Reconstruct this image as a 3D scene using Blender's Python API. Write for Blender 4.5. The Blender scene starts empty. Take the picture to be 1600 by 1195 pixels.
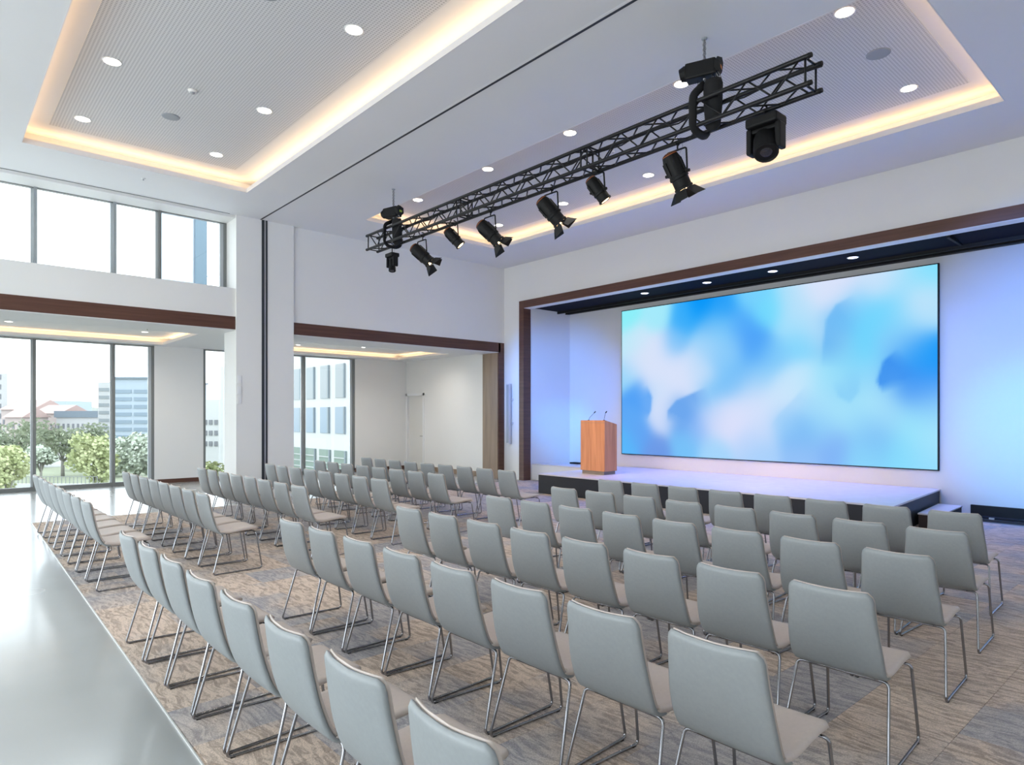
import bpy, bmesh, math, random
from mathutils import Vector, Matrix
R = random.Random(7)
PI = math.pi
SC = bpy.context.scene
COL = SC.collection

# ------------------------------------------------------------------ camera
cam_d = bpy.data.cameras.new('camera')
cam = bpy.data.objects.new('camera', cam_d); COL.objects.link(cam)
cam_d.sensor_width = 36.0; cam_d.sensor_fit = 'HORIZONTAL'
cam_d.lens = 1027.47 / 1600 * 36.0
cam_d.shift_y = (651 - 597.5) / 1600
cam_d.clip_start = 0.05; cam_d.clip_end = 900
cam.location = (0, 0, 1.65)
cam.rotation_euler = (PI / 2, 0, math.atan2(0.74572, 0.66626))
SC.camera = cam

# ------------------------------------------------------------------ world / exposure
SC.view_settings.view_transform = 'Standard'; SC.view_settings.look = 'None'
SC.view_settings.gamma = 1.0; SC.view_settings.use_curve_mapping = False
SC.view_settings.exposure = 0.27
w = bpy.data.worlds.new('overcast_sky'); SC.world = w; w.use_nodes = True
nt = w.node_tree; bg = nt.nodes['Background']
tc = nt.nodes.new('ShaderNodeTexCoord'); sx = nt.nodes.new('ShaderNodeSeparateXYZ')
cr = nt.nodes.new('ShaderNodeValToRGB')
cr.color_ramp.elements[0].position = 0.46; cr.color_ramp.elements[0].color = (0.72, 0.76, 0.74, 1)
cr.color_ramp.elements[1].position = 0.53; cr.color_ramp.elements[1].color = (0.84, 0.94, 1.0, 1)
ma = nt.nodes.new('ShaderNodeMath'); ma.operation = 'MULTIPLY_ADD'; ma.inputs[1].default_value = 0.5; ma.inputs[2].default_value = 0.5
nt.links.new(tc.outputs['Generated'], sx.inputs[0]); nt.links.new(sx.outputs[2], ma.inputs[0])
nt.links.new(ma.outputs[0], cr.inputs[0]); nt.links.new(cr.outputs[0], bg.inputs[0])
bg.inputs[1].default_value = 3.8

def aim(o, d):
    o.rotation_euler = Vector(d).to_track_quat('-Z', 'Y').to_euler()
def area(name, loc, d, sx_, sy_, power, color=(1, 1, 1), spread=PI):
    l = bpy.data.lights.new(name, 'AREA'); l.shape = 'RECTANGLE'; l.size = sx_; l.size_y = sy_
    l.energy = power; l.color = color; l.spread = spread
    o = bpy.data.objects.new(name, l); COL.objects.link(o); o.location = loc; aim(o, d); return o
def spot(name, loc, d, power, color, ang=60, blend=0.6, rad=0.05):
    l = bpy.data.lights.new(name, 'SPOT'); l.energy = power; l.color = color
    l.spot_size = math.radians(ang); l.spot_blend = blend; l.shadow_soft_size = rad
    o = bpy.data.objects.new(name, l); COL.objects.link(o); o.location = loc; aim(o, d); return o

POW_DOWN, POW_COVE, POW_ANNEX_COVE = 40, 1.35, 1.1
POW_ANNEX = 70
POW_WASH, POW_STAGE_SPOT, POW_BLUE_DOWN = 2100, 330, 300
# daylight entering through the unseen window wall behind the camera
area('daylight_rear_windows', (-6, -5.85, 2.6), (0, 1, 0), 13, 3.6, 215, (0.86, 0.95, 1.0))

# ------------------------------------------------------------------ materials
MATS = {}
def mat(name, color=(.8, .8, .8), rough=.5, metal=0., emit=None, estr=1., spec=.5, coat=0.):
    if name in MATS: return MATS[name]
    m = bpy.data.materials.new(name); m.use_nodes = True
    b = m.node_tree.nodes['Principled BSDF']
    b.inputs['Base Color'].default_value = (*color, 1); b.inputs['Roughness'].default_value = rough
    b.inputs['Metallic'].default_value = metal; b.inputs['Specular IOR Level'].default_value = spec
    b.inputs['Coat Weight'].default_value = coat
    if emit:
        b.inputs['Emission Color'].default_value = (*emit, 1); b.inputs['Emission Strength'].default_value = estr
    MATS[name] = m; return m
def N(m, t, **kw):
    n = m.node_tree.nodes.new(t)
    for k, v in kw.items(): setattr(n, k, v)
    return n
def L(m, a, b): m.node_tree.links.new(a, b)
def ramp(m, stops, interp='LINEAR'):
    n = N(m, 'ShaderNodeValToRGB'); r = n.color_ramp; r.interpolation = interp
    while len(r.elements) < len(stops): r.elements.new(0.5)
    for e, (p, c) in zip(r.elements, stops): e.position = p; e.color = (*c, 1)
    return n
def noisy(name, c0, c1, scale=(3, 3, 3), rough=.5, detail=4, bump=0., distort=0., **kw):
    """two tone noise on object coordinates, with optional fine relief"""
    if name in MATS: return MATS[name]
    m = mat(name, c0, rough, **kw); b = m.node_tree.nodes['Principled BSDF']
    t = N(m, 'ShaderNodeTexCoord'); mp = N(m, 'ShaderNodeMapping'); mp.inputs['Scale'].default_value = scale
    n = N(m, 'ShaderNodeTexNoise'); n.inputs['Scale'].default_value = 1; n.inputs['Detail'].default_value = detail
    n.inputs['Distortion'].default_value = distort
    L(m, t.outputs['Object'], mp.inputs[0]); L(m, mp.outputs[0], n.inputs['Vector'])
    r = ramp(m, [(.3, c0), (.7, c1)]); L(m, n.outputs[0], r.inputs[0]); L(m, r.outputs[0], b.inputs['Base Color'])
    if bump:
        bp = N(m, 'ShaderNodeBump'); bp.inputs['Strength'].default_value = bump; bp.inputs['Distance'].default_value = .002
        L(m, n.outputs[0], bp.inputs['Height']); L(m, bp.outputs[0], b.inputs['Normal'])
    return m

M_wall = noisy('white_wall_paint', (.80, .80, .79), (.82, .82, .81), (.8, .8, .8), .6)
M_wall_warm = noisy('warm_white_wall_paint', (.80, .79, .76), (.82, .81, .78), (.8, .8, .8), .6)
M_ceil = noisy('ceiling_paint', (.79, .80, .81), (.81, .82, .83), (.7, .7, .7), .7)
M_wood = noisy('dark_walnut', (.075, .028, .018), (.12, .05, .032), (1.2, 1.2, 14), .42, detail=6, bump=.05)
M_wood_h = noisy('dark_walnut_horizontal', (.075, .028, .018), (.12, .05, .032), (14, 1.0, 22), .42, detail=6, bump=.05)
M_wood_hx = noisy('dark_walnut_along_wall', (.075, .028, .018), (.12, .05, .032), (1.0, 14, 22), .42, detail=6, bump=.05)
M_oak = noisy('light_walnut_reveal', (.21, .145, .10), (.31, .22, .155), (9, 9, .9), .45, detail=6)
M_lect = noisy('cherry_veneer', (.42, .17, .075), (.60, .27, .125), (13, 13, .9), .38, detail=6, distort=.6)
M_plinth = mat('bronze_plinth', (.20, .17, .14), .4)
M_blackskirt = mat('black_skirt', (.012, .013, .018), .55)
M_deck = noisy('pale_stage_deck', (.62, .60, .63), (.68, .66, .69), (5, 5, 5), .32)
M_black = mat('black_powder_coat', (.006, .006, .007), .6, spec=.3)
M_blackfab = mat('black_fabric', (.008, .008, .01), .85)
M_blackmet = mat('black_truss_tube', (.007, .007, .009), .38, spec=.4)
M_ceilblack = mat('stage_black_ceiling', (.004, .005, .014), .85, spec=.2)
M_chrome = mat('chrome', (.33, .33, .35), .2, 1.0)
M_steel = mat('galvanised_chain', (.35, .35, .37), .35, 1.0)
M_frame = mat('window_frame_grey', (.19, .20, .20), .45)
M_frame_l = mat('window_frame_silver', (.50, .54, .57), .4)
M_darkslot = mat('partition_seal_dark', (.03, .035, .045), .5)
M_alu = mat('partition_aluminium', (.50, .51, .54), .35, .6)
M_plate = mat('white_plastic', (.82, .83, .84), .35)
M_cone = mat('speaker_grille', (.33, .36, .40), .6)
M_greycol = mat('grey_column_speaker', (.60, .60, .63), .45)
M_door = mat('door_white', (.74, .73, .70), .4)
M_tan = noisy('cove_fascia', (.74, .74, .76), (.76, .76, .78), (1, 1, 1), .7)
M_slate = mat('slate_blue_cladding', (.10, .15, .19), .5)
M_orange = mat('orange_label', (.75, .25, .03), .5)
M_green = mat('green_label', (.35, .5, .05), .5)
M_edge = mat('floor_edge_profile', (.70, .70, .68), .35, .3)
M_chain_tag = mat('label_white', (.7, .7, .7), .5)

def glass_mat(name, tint, gl=.08):
    m = bpy.data.materials.new(name); m.use_nodes = True; n = m.node_tree.nodes; n.clear()
    o = N(m, 'ShaderNodeOutputMaterial'); mx = N(m, 'ShaderNodeMixShader')
    t = N(m, 'ShaderNodeBsdfTransparent'); t.inputs[0].default_value = (*tint, 1)
    g = N(m, 'ShaderNodeBsdfGlossy'); g.inputs['Roughness'].default_value = .02; g.inputs[0].default_value = (1, 1, 1, 1)
    f = N(m, 'ShaderNodeFresnel'); f.inputs[0].default_value = 1.35
    L(m, f.outputs[0], mx.inputs[0]); L(m, t.outputs[0], mx.inputs[1]); L(m, g.outputs[0], mx.inputs[2]); L(m, mx.outputs[0], o.inputs[0])
    return m
M_glass = glass_mat('window_glass', (.95, .96, .96))
def frost():
    m = bpy.data.materials.new('pale_milky_glass'); m.use_nodes = True; n = m.node_tree.nodes; n.clear()
    o = N(m, 'ShaderNodeOutputMaterial'); mx = N(m, 'ShaderNodeMixShader'); mx.inputs[0].default_value = .55
    t = N(m, 'ShaderNodeBsdfTransparent'); t.inputs[0].default_value = (.86, .91, .96, 1)
    d = N(m, 'ShaderNodeBsdfDiffuse'); d.inputs[0].default_value = (.36, .39, .43, 1)
    L(m, t.outputs[0], mx.inputs[1]); L(m, d.outputs[0], mx.inputs[2]); L(m, mx.outputs[0], o.inputs[0]); return m
M_frost = frost()

def floor_mat():
    m = mat('polished_concrete', (.42, .44, .44), .2, spec=.6, coat=.35); b = m.node_tree.nodes['Principled BSDF']
    b.inputs['Coat Roughness'].default_value = .12
    t = N(m, 'ShaderNodeTexCoord')
    n = N(m, 'ShaderNodeTexNoise'); n.inputs['Scale'].default_value = .7; n.inputs['Detail'].default_value = 3
    L(m, t.outputs['Object'], n.inputs['Vector'])
    r = ramp(m, [(.3, (.32, .33, .325)), (.7, (.37, .38, .375))]); L(m, n.outputs[0], r.inputs[0]); L(m, r.outputs[0], b.inputs['Base Color'])
    n2 = N(m, 'ShaderNodeTexNoise'); n2.inputs['Scale'].default_value = .8; n2.inputs['Detail'].default_value = 1
    L(m, t.outputs['Object'], n2.inputs['Vector'])
    r2 = N(m, 'ShaderNodeMapRange'); r2.inputs[3].default_value = .22; r2.inputs[4].default_value = .30
    L(m, n2.outputs[0], r2.inputs[0]); L(m, r2.outputs[0], b.inputs['Roughness'])
    return m
M_floor = floor_mat()

def carpet_mat():
    m = mat('patterned_carpet', (.3, .27, .24), .95, spec=.15); b = m.node_tree.nodes['Principled BSDF']
    g = N(m, 'ShaderNodeNewGeometry')
    # per tile random number from the tile's own position
    sc_ = N(m, 'ShaderNodeVectorMath', operation='MULTIPLY'); sc_.inputs[1].default_value = (2, 2, 0)
    fl = N(m, 'ShaderNodeVectorMath', operation='FLOOR'); L(m, g.outputs['Position'], sc_.inputs[0]); L(m, sc_.outputs[0], fl.inputs[0])
    wn = N(m, 'ShaderNodeTexWhiteNoise'); L(m, fl.outputs[0], wn.inputs['Vector'])
    off = N(m, 'ShaderNodeVectorMath', operation='MULTIPLY_ADD'); off.inputs[1].default_value = (3.5, 3.5, 1)
    mul = N(m, 'ShaderNodeVectorMath', operation='MULTIPLY'); mul.inputs[1].default_value = (0, 0, 4)
    L(m, wn.outputs['Color'], mul.inputs[0]); L(m, g.outputs['Position'], off.inputs[0]); L(m, mul.outputs[0], off.inputs[2])
    # warp
    nw = N(m, 'ShaderNodeTexNoise'); nw.inputs['Scale'].default_value = .6; nw.inputs['Detail'].default_value = 2
    L(m, off.outputs[0], nw.inputs['Vector'])
    # rippled streaks
    st = N(m, 'ShaderNodeVectorMath', operation='MULTIPLY'); st.inputs[1].default_value = (2.2, 11.0, 1)
    L(m, off.outputs[0], st.inputs[0])
    ad = N(m, 'ShaderNodeVectorMath', operation='MULTIPLY_ADD'); ad.inputs[1].default_value = (4, 7, 6)
    L(m, nw.outputs['Color'], ad.inputs[0]); L(m, st.outputs[0], ad.inputs[2])
    n1 = N(m, 'ShaderNodeTexNoise'); n1.inputs['Scale'].default_value = .8; n1.inputs['Detail'].default_value = 4; n1.inputs['Roughness'].default_value = .55
    n1.inputs['Distortion'].default_value = .8
    L(m, ad.outputs[0], n1.inputs['Vector'])
    r1 = ramp(m, [(.38, (.40, .32, .265)), (.475, (.51, .415, .345)), (.53, (.63, .515, .43)), (.66, (.67, .55, .46))]); L(m, n1.outputs[0], r1.inputs[0])
    # blue grey worn patches
    n2 = N(m, 'ShaderNodeTexNoise'); n2.inputs['Scale'].default_value = .9; n2.inputs['Detail'].default_value = 3
    sc2 = N(m, 'ShaderNodeVectorMath', operation='MULTIPLY_ADD'); sc2.inputs[1].default_value = (1, 1, 1)
    mul2 = N(m, 'ShaderNodeVectorMath', operation='MULTIPLY'); mul2.inputs[1].default_value = (0, 0, .55)
    L(m, wn.outputs['Color'], mul2.inputs[0]); L(m, g.outputs['Position'], sc2.inputs[0]); L(m, mul2.outputs[0], sc2.inputs[2])
    L(m, sc2.outputs[0], n2.inputs['Vector'])
    add = N(m, 'ShaderNodeMath', operation='MULTIPLY_ADD'); add.inputs[1].default_value = .26; L(m, wn.outputs['Value'], add.inputs[0]); L(m, n2.outputs[0], add.inputs[2])
    r2 = ramp(m, [(.58, (0, 0, 0)), (.72, (.85, .85, .85))]); L(m, add.outputs[0], r2.inputs[0])
    rb = ramp(m, [(.40, (.29, .29, .325)), (.6, (.43, .42, .43))]); L(m, n1.outputs[0], rb.inputs[0])
    mx = N(m, 'ShaderNodeMixRGB'); L(m, r2.outputs[0], mx.inputs[0]); L(m, r1.outputs[0], mx.inputs[1]); L(m, rb.outputs[0], mx.inputs[2])
    # pile grain
    n3 = N(m, 'ShaderNodeTexNoise'); n3.inputs['Scale'].default_value = 160; n3.inputs['Detail'].default_value = 1
    L(m, g.outputs['Position'], n3.inputs['Vector'])
    r3 = N(m, 'ShaderNodeMapRange'); r3.inputs[1].default_value = .3; r3.inputs[2].default_value = .7; r3.inputs[3].default_value = .78; r3.inputs[4].default_value = 1.2
    L(m, n3.outputs[0], r3.inputs[0])
    hs = N(m, 'ShaderNodeVectorMath', operation='SCALE'); L(m, mx.outputs[0], hs.inputs[0]); L(m, r3.outputs[0], hs.inputs['Scale'])
    L(m, hs.outputs[0], b.inputs['Base Color'])
    bp = N(m, 'ShaderNodeBump'); bp.inputs['Strength'].default_value = .5; bp.inputs['Distance'].default_value = .003
    L(m, n3.outputs[0], bp.inputs['Height']); L(m, bp.outputs[0], b.inputs['Normal'])
    return m
M_carpet = carpet_mat()

def perf_mat():
    m = mat('perforated_acoustic_panel', (.74, .73, .72), .7); b = m.node_tree.nodes['Principled BSDF']
    g = N(m, 'ShaderNodeNewGeometry'); sc_ = N(m, 'ShaderNodeVectorMath', operation='SCALE'); sc_.inputs['Scale'].default_value = 1 / .036
    L(m, g.outputs['Position'], sc_.inputs[0])
    fr = N(m, 'ShaderNodeVectorMath', operation='FRACTION'); L(m, sc_.outputs[0], fr.inputs[0])
    s = N(m, 'ShaderNodeSeparateXYZ'); L(m, fr.outputs[0], s.inputs[0])
    c = N(m, 'ShaderNodeCombineXYZ'); L(m, s.outputs[0], c.inputs[0]); L(m, s.outputs[1], c.inputs[1]); c.inputs[2].default_value = .5
    d = N(m, 'ShaderNodeVectorMath', operation='DISTANCE'); d.inputs[1].default_value = (.5, .5, .5); L(m, c.outputs[0], d.inputs[0])
    r = ramp(m, [(.28, (.46, .47, .49)), (.34, (.72, .73, .74))]); L(m, d.outputs['Value'], r.inputs[0]); L(m, r.outputs[0], b.inputs['Base Color'])
    return m
M_perf = perf_mat()
M_leather_b = noisy('daylit_grey_leather', (.27, .288, .295), (.29, .308, .315), (60, 60, 60), .46, bump=.15)  # chair back tinted cool for the daylight falling on it
M_leather_s = noisy('lamplit_taupe_leather', (.56, .485, .44), (.59, .51, .465), (60, 60, 60), .5, bump=.15)  # seat and front pad warmed and lightened for the lamplight from above
M_lens_down = mat('downlight_diffuser', (1, 1, 1), .5, emit=(1, .93, .82), estr=7)
M_lens_blue = mat('stage_downlight_lens', (1, 1, 1), .5, emit=(.72, .72, 1), estr=4.5)
M_lens_warm = mat('warm_lamp_lens', (1, 1, 1), .5, emit=(1, .70, .32), estr=5)
M_strip = mat('led_strip', (1, 1, 1), .5, emit=(1, .66, .34), estr=2)

# ------------------------------------------------------------------ mesh helpers
def bx(bm, x0, x1, y0, y1, z0, z1, T=None):
    vs = [bm.verts.new(p) for p in ((x0, y0, z0), (x1, y0, z0), (x1, y1, z0), (x0, y1, z0), (x0, y0, z1), (x1, y0, z1), (x1, y1, z1), (x0, y1, z1))]
    if T: [setattr(v, 'co', T @ v.co) for v in vs]
    for f in ((0, 3, 2, 1), (4, 5, 6, 7), (0, 1, 5, 4), (1, 2, 6, 5), (2, 3, 7, 6), (3, 0, 4, 7)): bm.faces.new([vs[i] for i in f])
    return vs
def BX(*a, T=None):
    bm = bmesh.new(); bx(bm, *a, T=T); return bm
def prism(bm, poly, z0, z1):
    a = [bm.verts.new((x, y, z0)) for x, y in poly]; b = [bm.verts.new((x, y, z1)) for x, y in poly]
    n = len(poly)
    bm.faces.new(a[::-1]); bm.faces.new(b)
    for i in range(n): bm.faces.new((a[i], a[(i + 1) % n], b[(i + 1) % n], b[i]))
def prism_x(bm, poly, x0, x1):
    a = [bm.verts.new((x0, y, z)) for y, z in poly]; b = [bm.verts.new((x1, y, z)) for y, z in poly]
    n = len(poly)
    bm.faces.new(a); bm.faces.new(b[::-1])
    for i in range(n): bm.faces.new((a[(i + 1) % n], a[i], b[i], b[(i + 1) % n]))
def cyl(bm, p0, p1, r0, r1=None, seg=12, caps=True):
    r1 = r0 if r1 is None else r1
    p0 = Vector(p0); p1 = Vector(p1); d = (p1 - p0).normalized()
    u = d.orthogonal().normalized(); v = d.cross(u)
    A = [bm.verts.new(p0 + (u * math.cos(2 * PI * i / seg) + v * math.sin(2 * PI * i / seg)) * r0) for i in range(seg)]
    B = [bm.verts.new(p1 + (u * math.cos(2 * PI * i / seg) + v * math.sin(2 * PI * i / seg)) * r1) for i in range(seg)]
    for i in range(seg): bm.faces.new((A[i], A[(i + 1) % seg], B[(i + 1) % seg], B[i]))
    if caps: bm.faces.new(A[::-1]); bm.faces.new(B)
def fillet(pts, rad, n=5):
    pts = [Vector(p) for p in pts]; out = [pts[0]]
    for i in range(1, len(pts) - 1):
        a, b, c = pts[i - 1], pts[i], pts[i + 1]
        r = min(rad, (a - b).length * .45, (c - b).length * .45)
        p = b + (a - b).normalized() * r; q = b + (c - b).normalized() * r
        for k in range(n + 1):
            t = k / n; out.append(p * (1 - t) ** 2 + b * 2 * t * (1 - t) + q * t * t)
    out.append(pts[-1]); return out
def tube(bm, pts, r, seg=8, flat=1.0):
    pts = [Vector(p) for p in pts]; rings = []; u = None
    for i, p in enumerate(pts):
        d = ((pts[min(i + 1, len(pts) - 1)] - p).normalized() + (p - pts[max(i - 1, 0)]).normalized())
        d = d.normalized() if d.length > 1e-6 else Vector((0, 0, 1))
        if u is None: u = d.orthogonal().normalized()
        else: u = (u - d * u.dot(d)).normalized()
        v = d.cross(u)
        rings.append([bm.verts.new(p + (u * math.cos(2 * PI * k / seg) + v * math.sin(2 * PI * k / seg) * flat) * r) for k in range(seg)])
    for a, b in zip(rings, rings[1:]):
        for k in range(seg): bm.faces.new((a[k], a[(k + 1) % seg], b[(k + 1) % seg], b[k]))
    bm.faces.new(rings[0][::-1]); bm.faces.new(rings[-1])
def lathe(bm, prof, seg=24, T=None):
    """prof: (radius, z) list around z"""
    rings = []
    for r, z in prof:
        rings.append([bm.verts.new(Vector((r * math.cos(2 * PI * k / seg), r * math.sin(2 * PI * k / seg), z)) if not T else T @ Vector((r * math.cos(2 * PI * k / seg), r * math.sin(2 * PI * k / seg), z))) for k in range(seg)])
    for a, b in zip(rings, rings[1:]):
        for k in range(seg): bm.faces.new((a[k], a[(k + 1) % seg], b[(k + 1) % seg], b[k]))
    bm.faces.new(rings[0][::-1]); bm.faces.new(rings[-1])
def obj(name, bm, m, parent=None, smooth=False, bevel=0., kind=None, loc=None, keep=False):
    me = bpy.data.meshes.new(name)
    bmesh.ops.recalc_face_normals(bm, faces=bm.faces); bm.to_mesh(me); bm.free()
    me.materials.append(m)
    if smooth:
        for p in me.polygons: p.use_smooth = True
    o = bpy.data.objects.new(name, me); COL.objects.link(o)
    if parent: o.parent = parent
    if loc: o.location = loc
    if bevel:
        b = o.modifiers.new('bevel', 'BEVEL'); b.width = bevel; b.segments = 2; b.limit_method = 'ANGLE'; b.angle_limit = .7
    if kind: o['kind'] = kind
    return o
def autosmooth(o, ang=.7):
    me = o.data
    me.set_sharp_from_angle(angle=ang)
    return o
def thing(name, label, cat, loc=(0, 0, 0), rot=(0, 0, 0), group=None, kind=None):
    o = bpy.data.objects.new(name, None); COL.objects.link(o); o.empty_display_size = .1
    o.location = loc; o.rotation_euler = rot
    if label: o['label'] = label
    if cat: o['category'] = cat
    if group: o['group'] = group
    if kind: o['kind'] = kind
    return o
def tag(o, label, cat, group=None, kind=None):
    o['label'] = label; o['category'] = cat
    if group: o['group'] = group
    if kind: o['kind'] = kind
    return o
def struct(name, bm, m, label, cat, parent=None, **kw):
    o = obj(name, bm, m, parent, **kw)
    if not parent: tag(o, label, cat, kind='structure')
    return o
def copy_tree(o, parent=None):
    c = o.copy(); COL.objects.link(c); c.parent = parent
    for ch in list(o.children): copy_tree(ch, c)
    return c

# ------------------------------------------------------------------ room dimensions
XL, XR, YB, YS, ZC = -13.3, 1.6, -6.0, 11.6, 5.62
XF, XI = -18.0, -13.92      # facade plane, back of the left wall
YE = 11.5                   # annex end wall
ZA = 3.40                   # annex ceiling

# ---------------- floor
struct('floor', BX(XF - .3, XR, YB, 13.1, -.12, 0), M_floor, 'pale grey polished concrete floor reflecting the windows', 'floor')

# ---------------- carpet of tiles
carpet = thing('carpet', 'beige and blue-grey patterned carpet of square tiles under all the chairs', 'carpet')
def inside(x, y):
    e = 0.97 + (1.25 - .97) * (-3.3 - x) / 9.2
    return x > -12.5 and y > e
base = bmesh.new(); prism(base, [(-12.52, 1.24), (XR, .85), (XR, 12.3), (-12.44, 12.3), (-12.44, YS - .02), (-12.52, YS - .02)], .0005, .004)
obj('backing', base, M_carpet, carpet)
tile_me = None; tiles = []
ix0, ix1, iy0, iy1 = -26, 3, 2, 24
for ix in range(ix0, ix1):
    for iy in range(iy0, iy1):
        x0, y0 = ix * .5, iy * .5
        e = lambda x: 1.24 + (0.85 - 1.24) * (x + 12.52) / (XR + 12.52)
        if x0 + .5 > XR or x0 < -12.52 - .5: continue
        if y0 + .5 > YS: continue
        cx, cy = x0 + .25, y0 + .25
        dep = -.7457 * cx + .6663 * cy; lat = .6663 * cx + .7457 * cy
        full = x0 > -12.52 and y0 > e(x0)
        tiles.append((math.hypot(cx, cy), x0, y0, full, dep > .5 and abs(lat) < dep * .86 + .6))
tiles.sort()
vis = [t for t in tiles if t[3] and t[4]]
near = vis[:300]; nearset = set((t[1], t[2]) for t in near)
bm = BX(.0008, .4992, .0008, .4992, .004, .0085)
tile0 = obj('carpet_tile', bm, M_carpet, carpet)
tile0.location = (near[0][1], near[0][2], 0)
for t in near[1:]:
    c = tile0.copy(); COL.objects.link(c); c.location = (t[1], t[2], 0)
bm = bmesh.new()
for d_, x0, y0, full, v_ in tiles:
    if (x0, y0) in nearset: continue
    xa, ya = max(x0, -12.52), y0
    poly = [(xa, max(y0, e(xa))), (x0 + .5, max(y0, e(x0 + .5))), (x0 + .5, y0 + .5), (xa, y0 + .5)]
    if poly[0][1] >= y0 + .499 or poly[1][1] >= y0 + .499: continue
    prism(bm, [(poly[0][0] + .0008, poly[0][1] + .0008), (poly[1][0] - .0008, poly[1][1] + .0008), (poly[2][0] - .0008, poly[2][1] - .0008), (poly[3][0] + .0008, poly[3][1] - .0008)], .004, .0085)
obj('far_carpet_tiles', bm, M_carpet, carpet, kind='stuff')
bm = bmesh.new()
prism(bm, [(-12.53, 1.233), (XR, .843), (XR, .85), (-12.53, 1.24)], 0, .0095)
prism(bm, [(-12.535, 1.225), (-12.52, 1.225), (-12.52, YS - .02), (-12.535, YS - .02)], 0, .0105)
obj('edge_profile', bm, M_edge, carpet)

# ---------------- ceilings with trays
def slab_with_holes(x0, x1, y0, y1, z0, z1, holes):
    bm = bmesh.new()
    xs = sorted(set([x0, x1] + [h[0] for h in holes] + [h[1] for h in holes]))
    ys = sorted(set([y0, y1] + [h[2] for h in holes] + [h[3] for h in holes]))
    for a, b in zip(xs, xs[1:]):
        # merge cells along y
        run = None
        for c, d in zip(ys, ys[1:]):
            mx_, my_ = (a + b) / 2, (c + d) / 2
            hole = any(h[0] < mx_ < h[1] and h[2] < my_ < h[3] for h in holes)
            if hole:
                if run: bx(bm, a, b, run[0], run[1], z0, z1); run = None
            else: run = (run[0], d) if run else (c, d)
        if run: bx(bm, a, b, run[0], run[1], z0, z1)
    return bm
TR1 = (-11.83, -2.0, 1.04, 4.27); TR2 = (-11.88, -2.03, 6.62, 10.13); TR3 = (-11.83, -2.0, -4.6, -1.2)
struct('ceiling', slab_with_holes(XL, XR, YB, YS, ZC, ZC + .065, [TR1, TR2, TR3]), M_ceil, 'white ceiling with long recessed trays over the seating', 'ceiling')
def tray(name, h, zc, zt, margin, ledge, label, pw, perf=True, fasc=.065):
    x0, x1, y0, y1 = h
    t = thing(name, label, 'ceiling tray', kind='structure')
    bm = bmesh.new(); L_ = ledge
    bx(bm, x0 - L_, x1 + L_, y0 - L_, y1 + L_, zt, zt + .05)
    bx(bm, x0 - L_ - .03, x0 - L_, y0 - L_, y1 + L_, zc + fasc, zt); bx(bm, x1 + L_, x1 + L_ + .03, y0 - L_, y1 + L_, zc + fasc, zt)
    bx(bm, x0 - L_, x1 + L_, y0 - L_ - .03, y0 - L_, zc + fasc, zt); bx(bm, x0 - L_, x1 + L_, y1 + L_, y1 + L_ + .03, zc + fasc, zt)
    obj('tray_soffit', bm, M_ceil, t)
    bm = bmesh.new(); w_ = .012
    bx(bm, x0, x0 + w_, y0, y1, zc - .002, zc + fasc + .012); bx(bm, x1 - w_, x1, y0, y1, zc - .002, zc + fasc + .012)
    bx(bm, x0, x1, y0, y0 + w_, zc - .002, zc + fasc + .012); bx(bm, x0, x1, y1 - w_, y1, zc - .002, zc + fasc + .012)
    obj('cove_lip', bm, M_tan, t)
    if perf:
        obj('perforated_panel', BX(x0 + margin, x1 - margin, y0 + margin, y1 - margin, zt - .006, zt), M_perf, t)
    zl = zc + fasc + .014; warm = (1, .60, .29)
    for (a, b, c, d) in ((x0 - L_ + .02, x0 - L_ + .05, y0, y1), (x1 + L_ - .05, x1 + L_ - .02, y0, y1), (x0, x1, y0 - L_ + .02, y0 - L_ + .05), (x0, x1, y1 + L_ - .05, y1 + L_ - .02)):
        obj('led_strip', BX(a, b, c, d, zc + fasc, zc + fasc + .008), M_strip, t)
    k = pw
    for nm, loc, d, sx_, sy_ in (('a', (x0 - L_ * .45, (y0 + y1) / 2, zl), (.55, 0, 1), .06, y1 - y0), ('b', (x1 + L_ * .45, (y0 + y1) / 2, zl), (-.55, 0, 1), .06, y1 - y0),
                                 ('c', ((x0 + x1) / 2, y0 - L_ * .45, zl), (0, .55, 1), x1 - x0, .06), ('d', ((x0 + x1) / 2, y1 + L_ * .45, zl), (0, -.55, 1), x1 - x0, .06)):
        ln = max(sx_, sy_)
        o = area('cove_light', loc, d, sx_, sy_, k * ln, warm)
        # keep the long side along the tray edge
        z = Vector(d).normalized() * -1
        lx = Vector((0, 1, 0)) if sy_ > sx_ else Vector((1, 0, 0))
        yy = z.cross(lx).normalized(); xx = yy.cross(z).normalized()
        o.data.size = ln; o.data.size_y = .05
        o.rotation_euler = Matrix((xx, yy, z)).transposed().to_euler()
    return t
ZT = ZC + .25
tray('ceiling_tray', TR1, ZC, ZT, .30, .27, 'glowing perforated ceiling tray at upper left over the rear seats', POW_COVE)
tray('ceiling_tray', TR2, ZC, ZT, .30, .27, 'glowing perforated ceiling tray behind the lighting truss near the stage', POW_COVE)
tray('ceiling_tray', TR3, ZC, ZT, .30, .27, 'glowing perforated ceiling tray behind the camera', POW_COVE)
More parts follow.
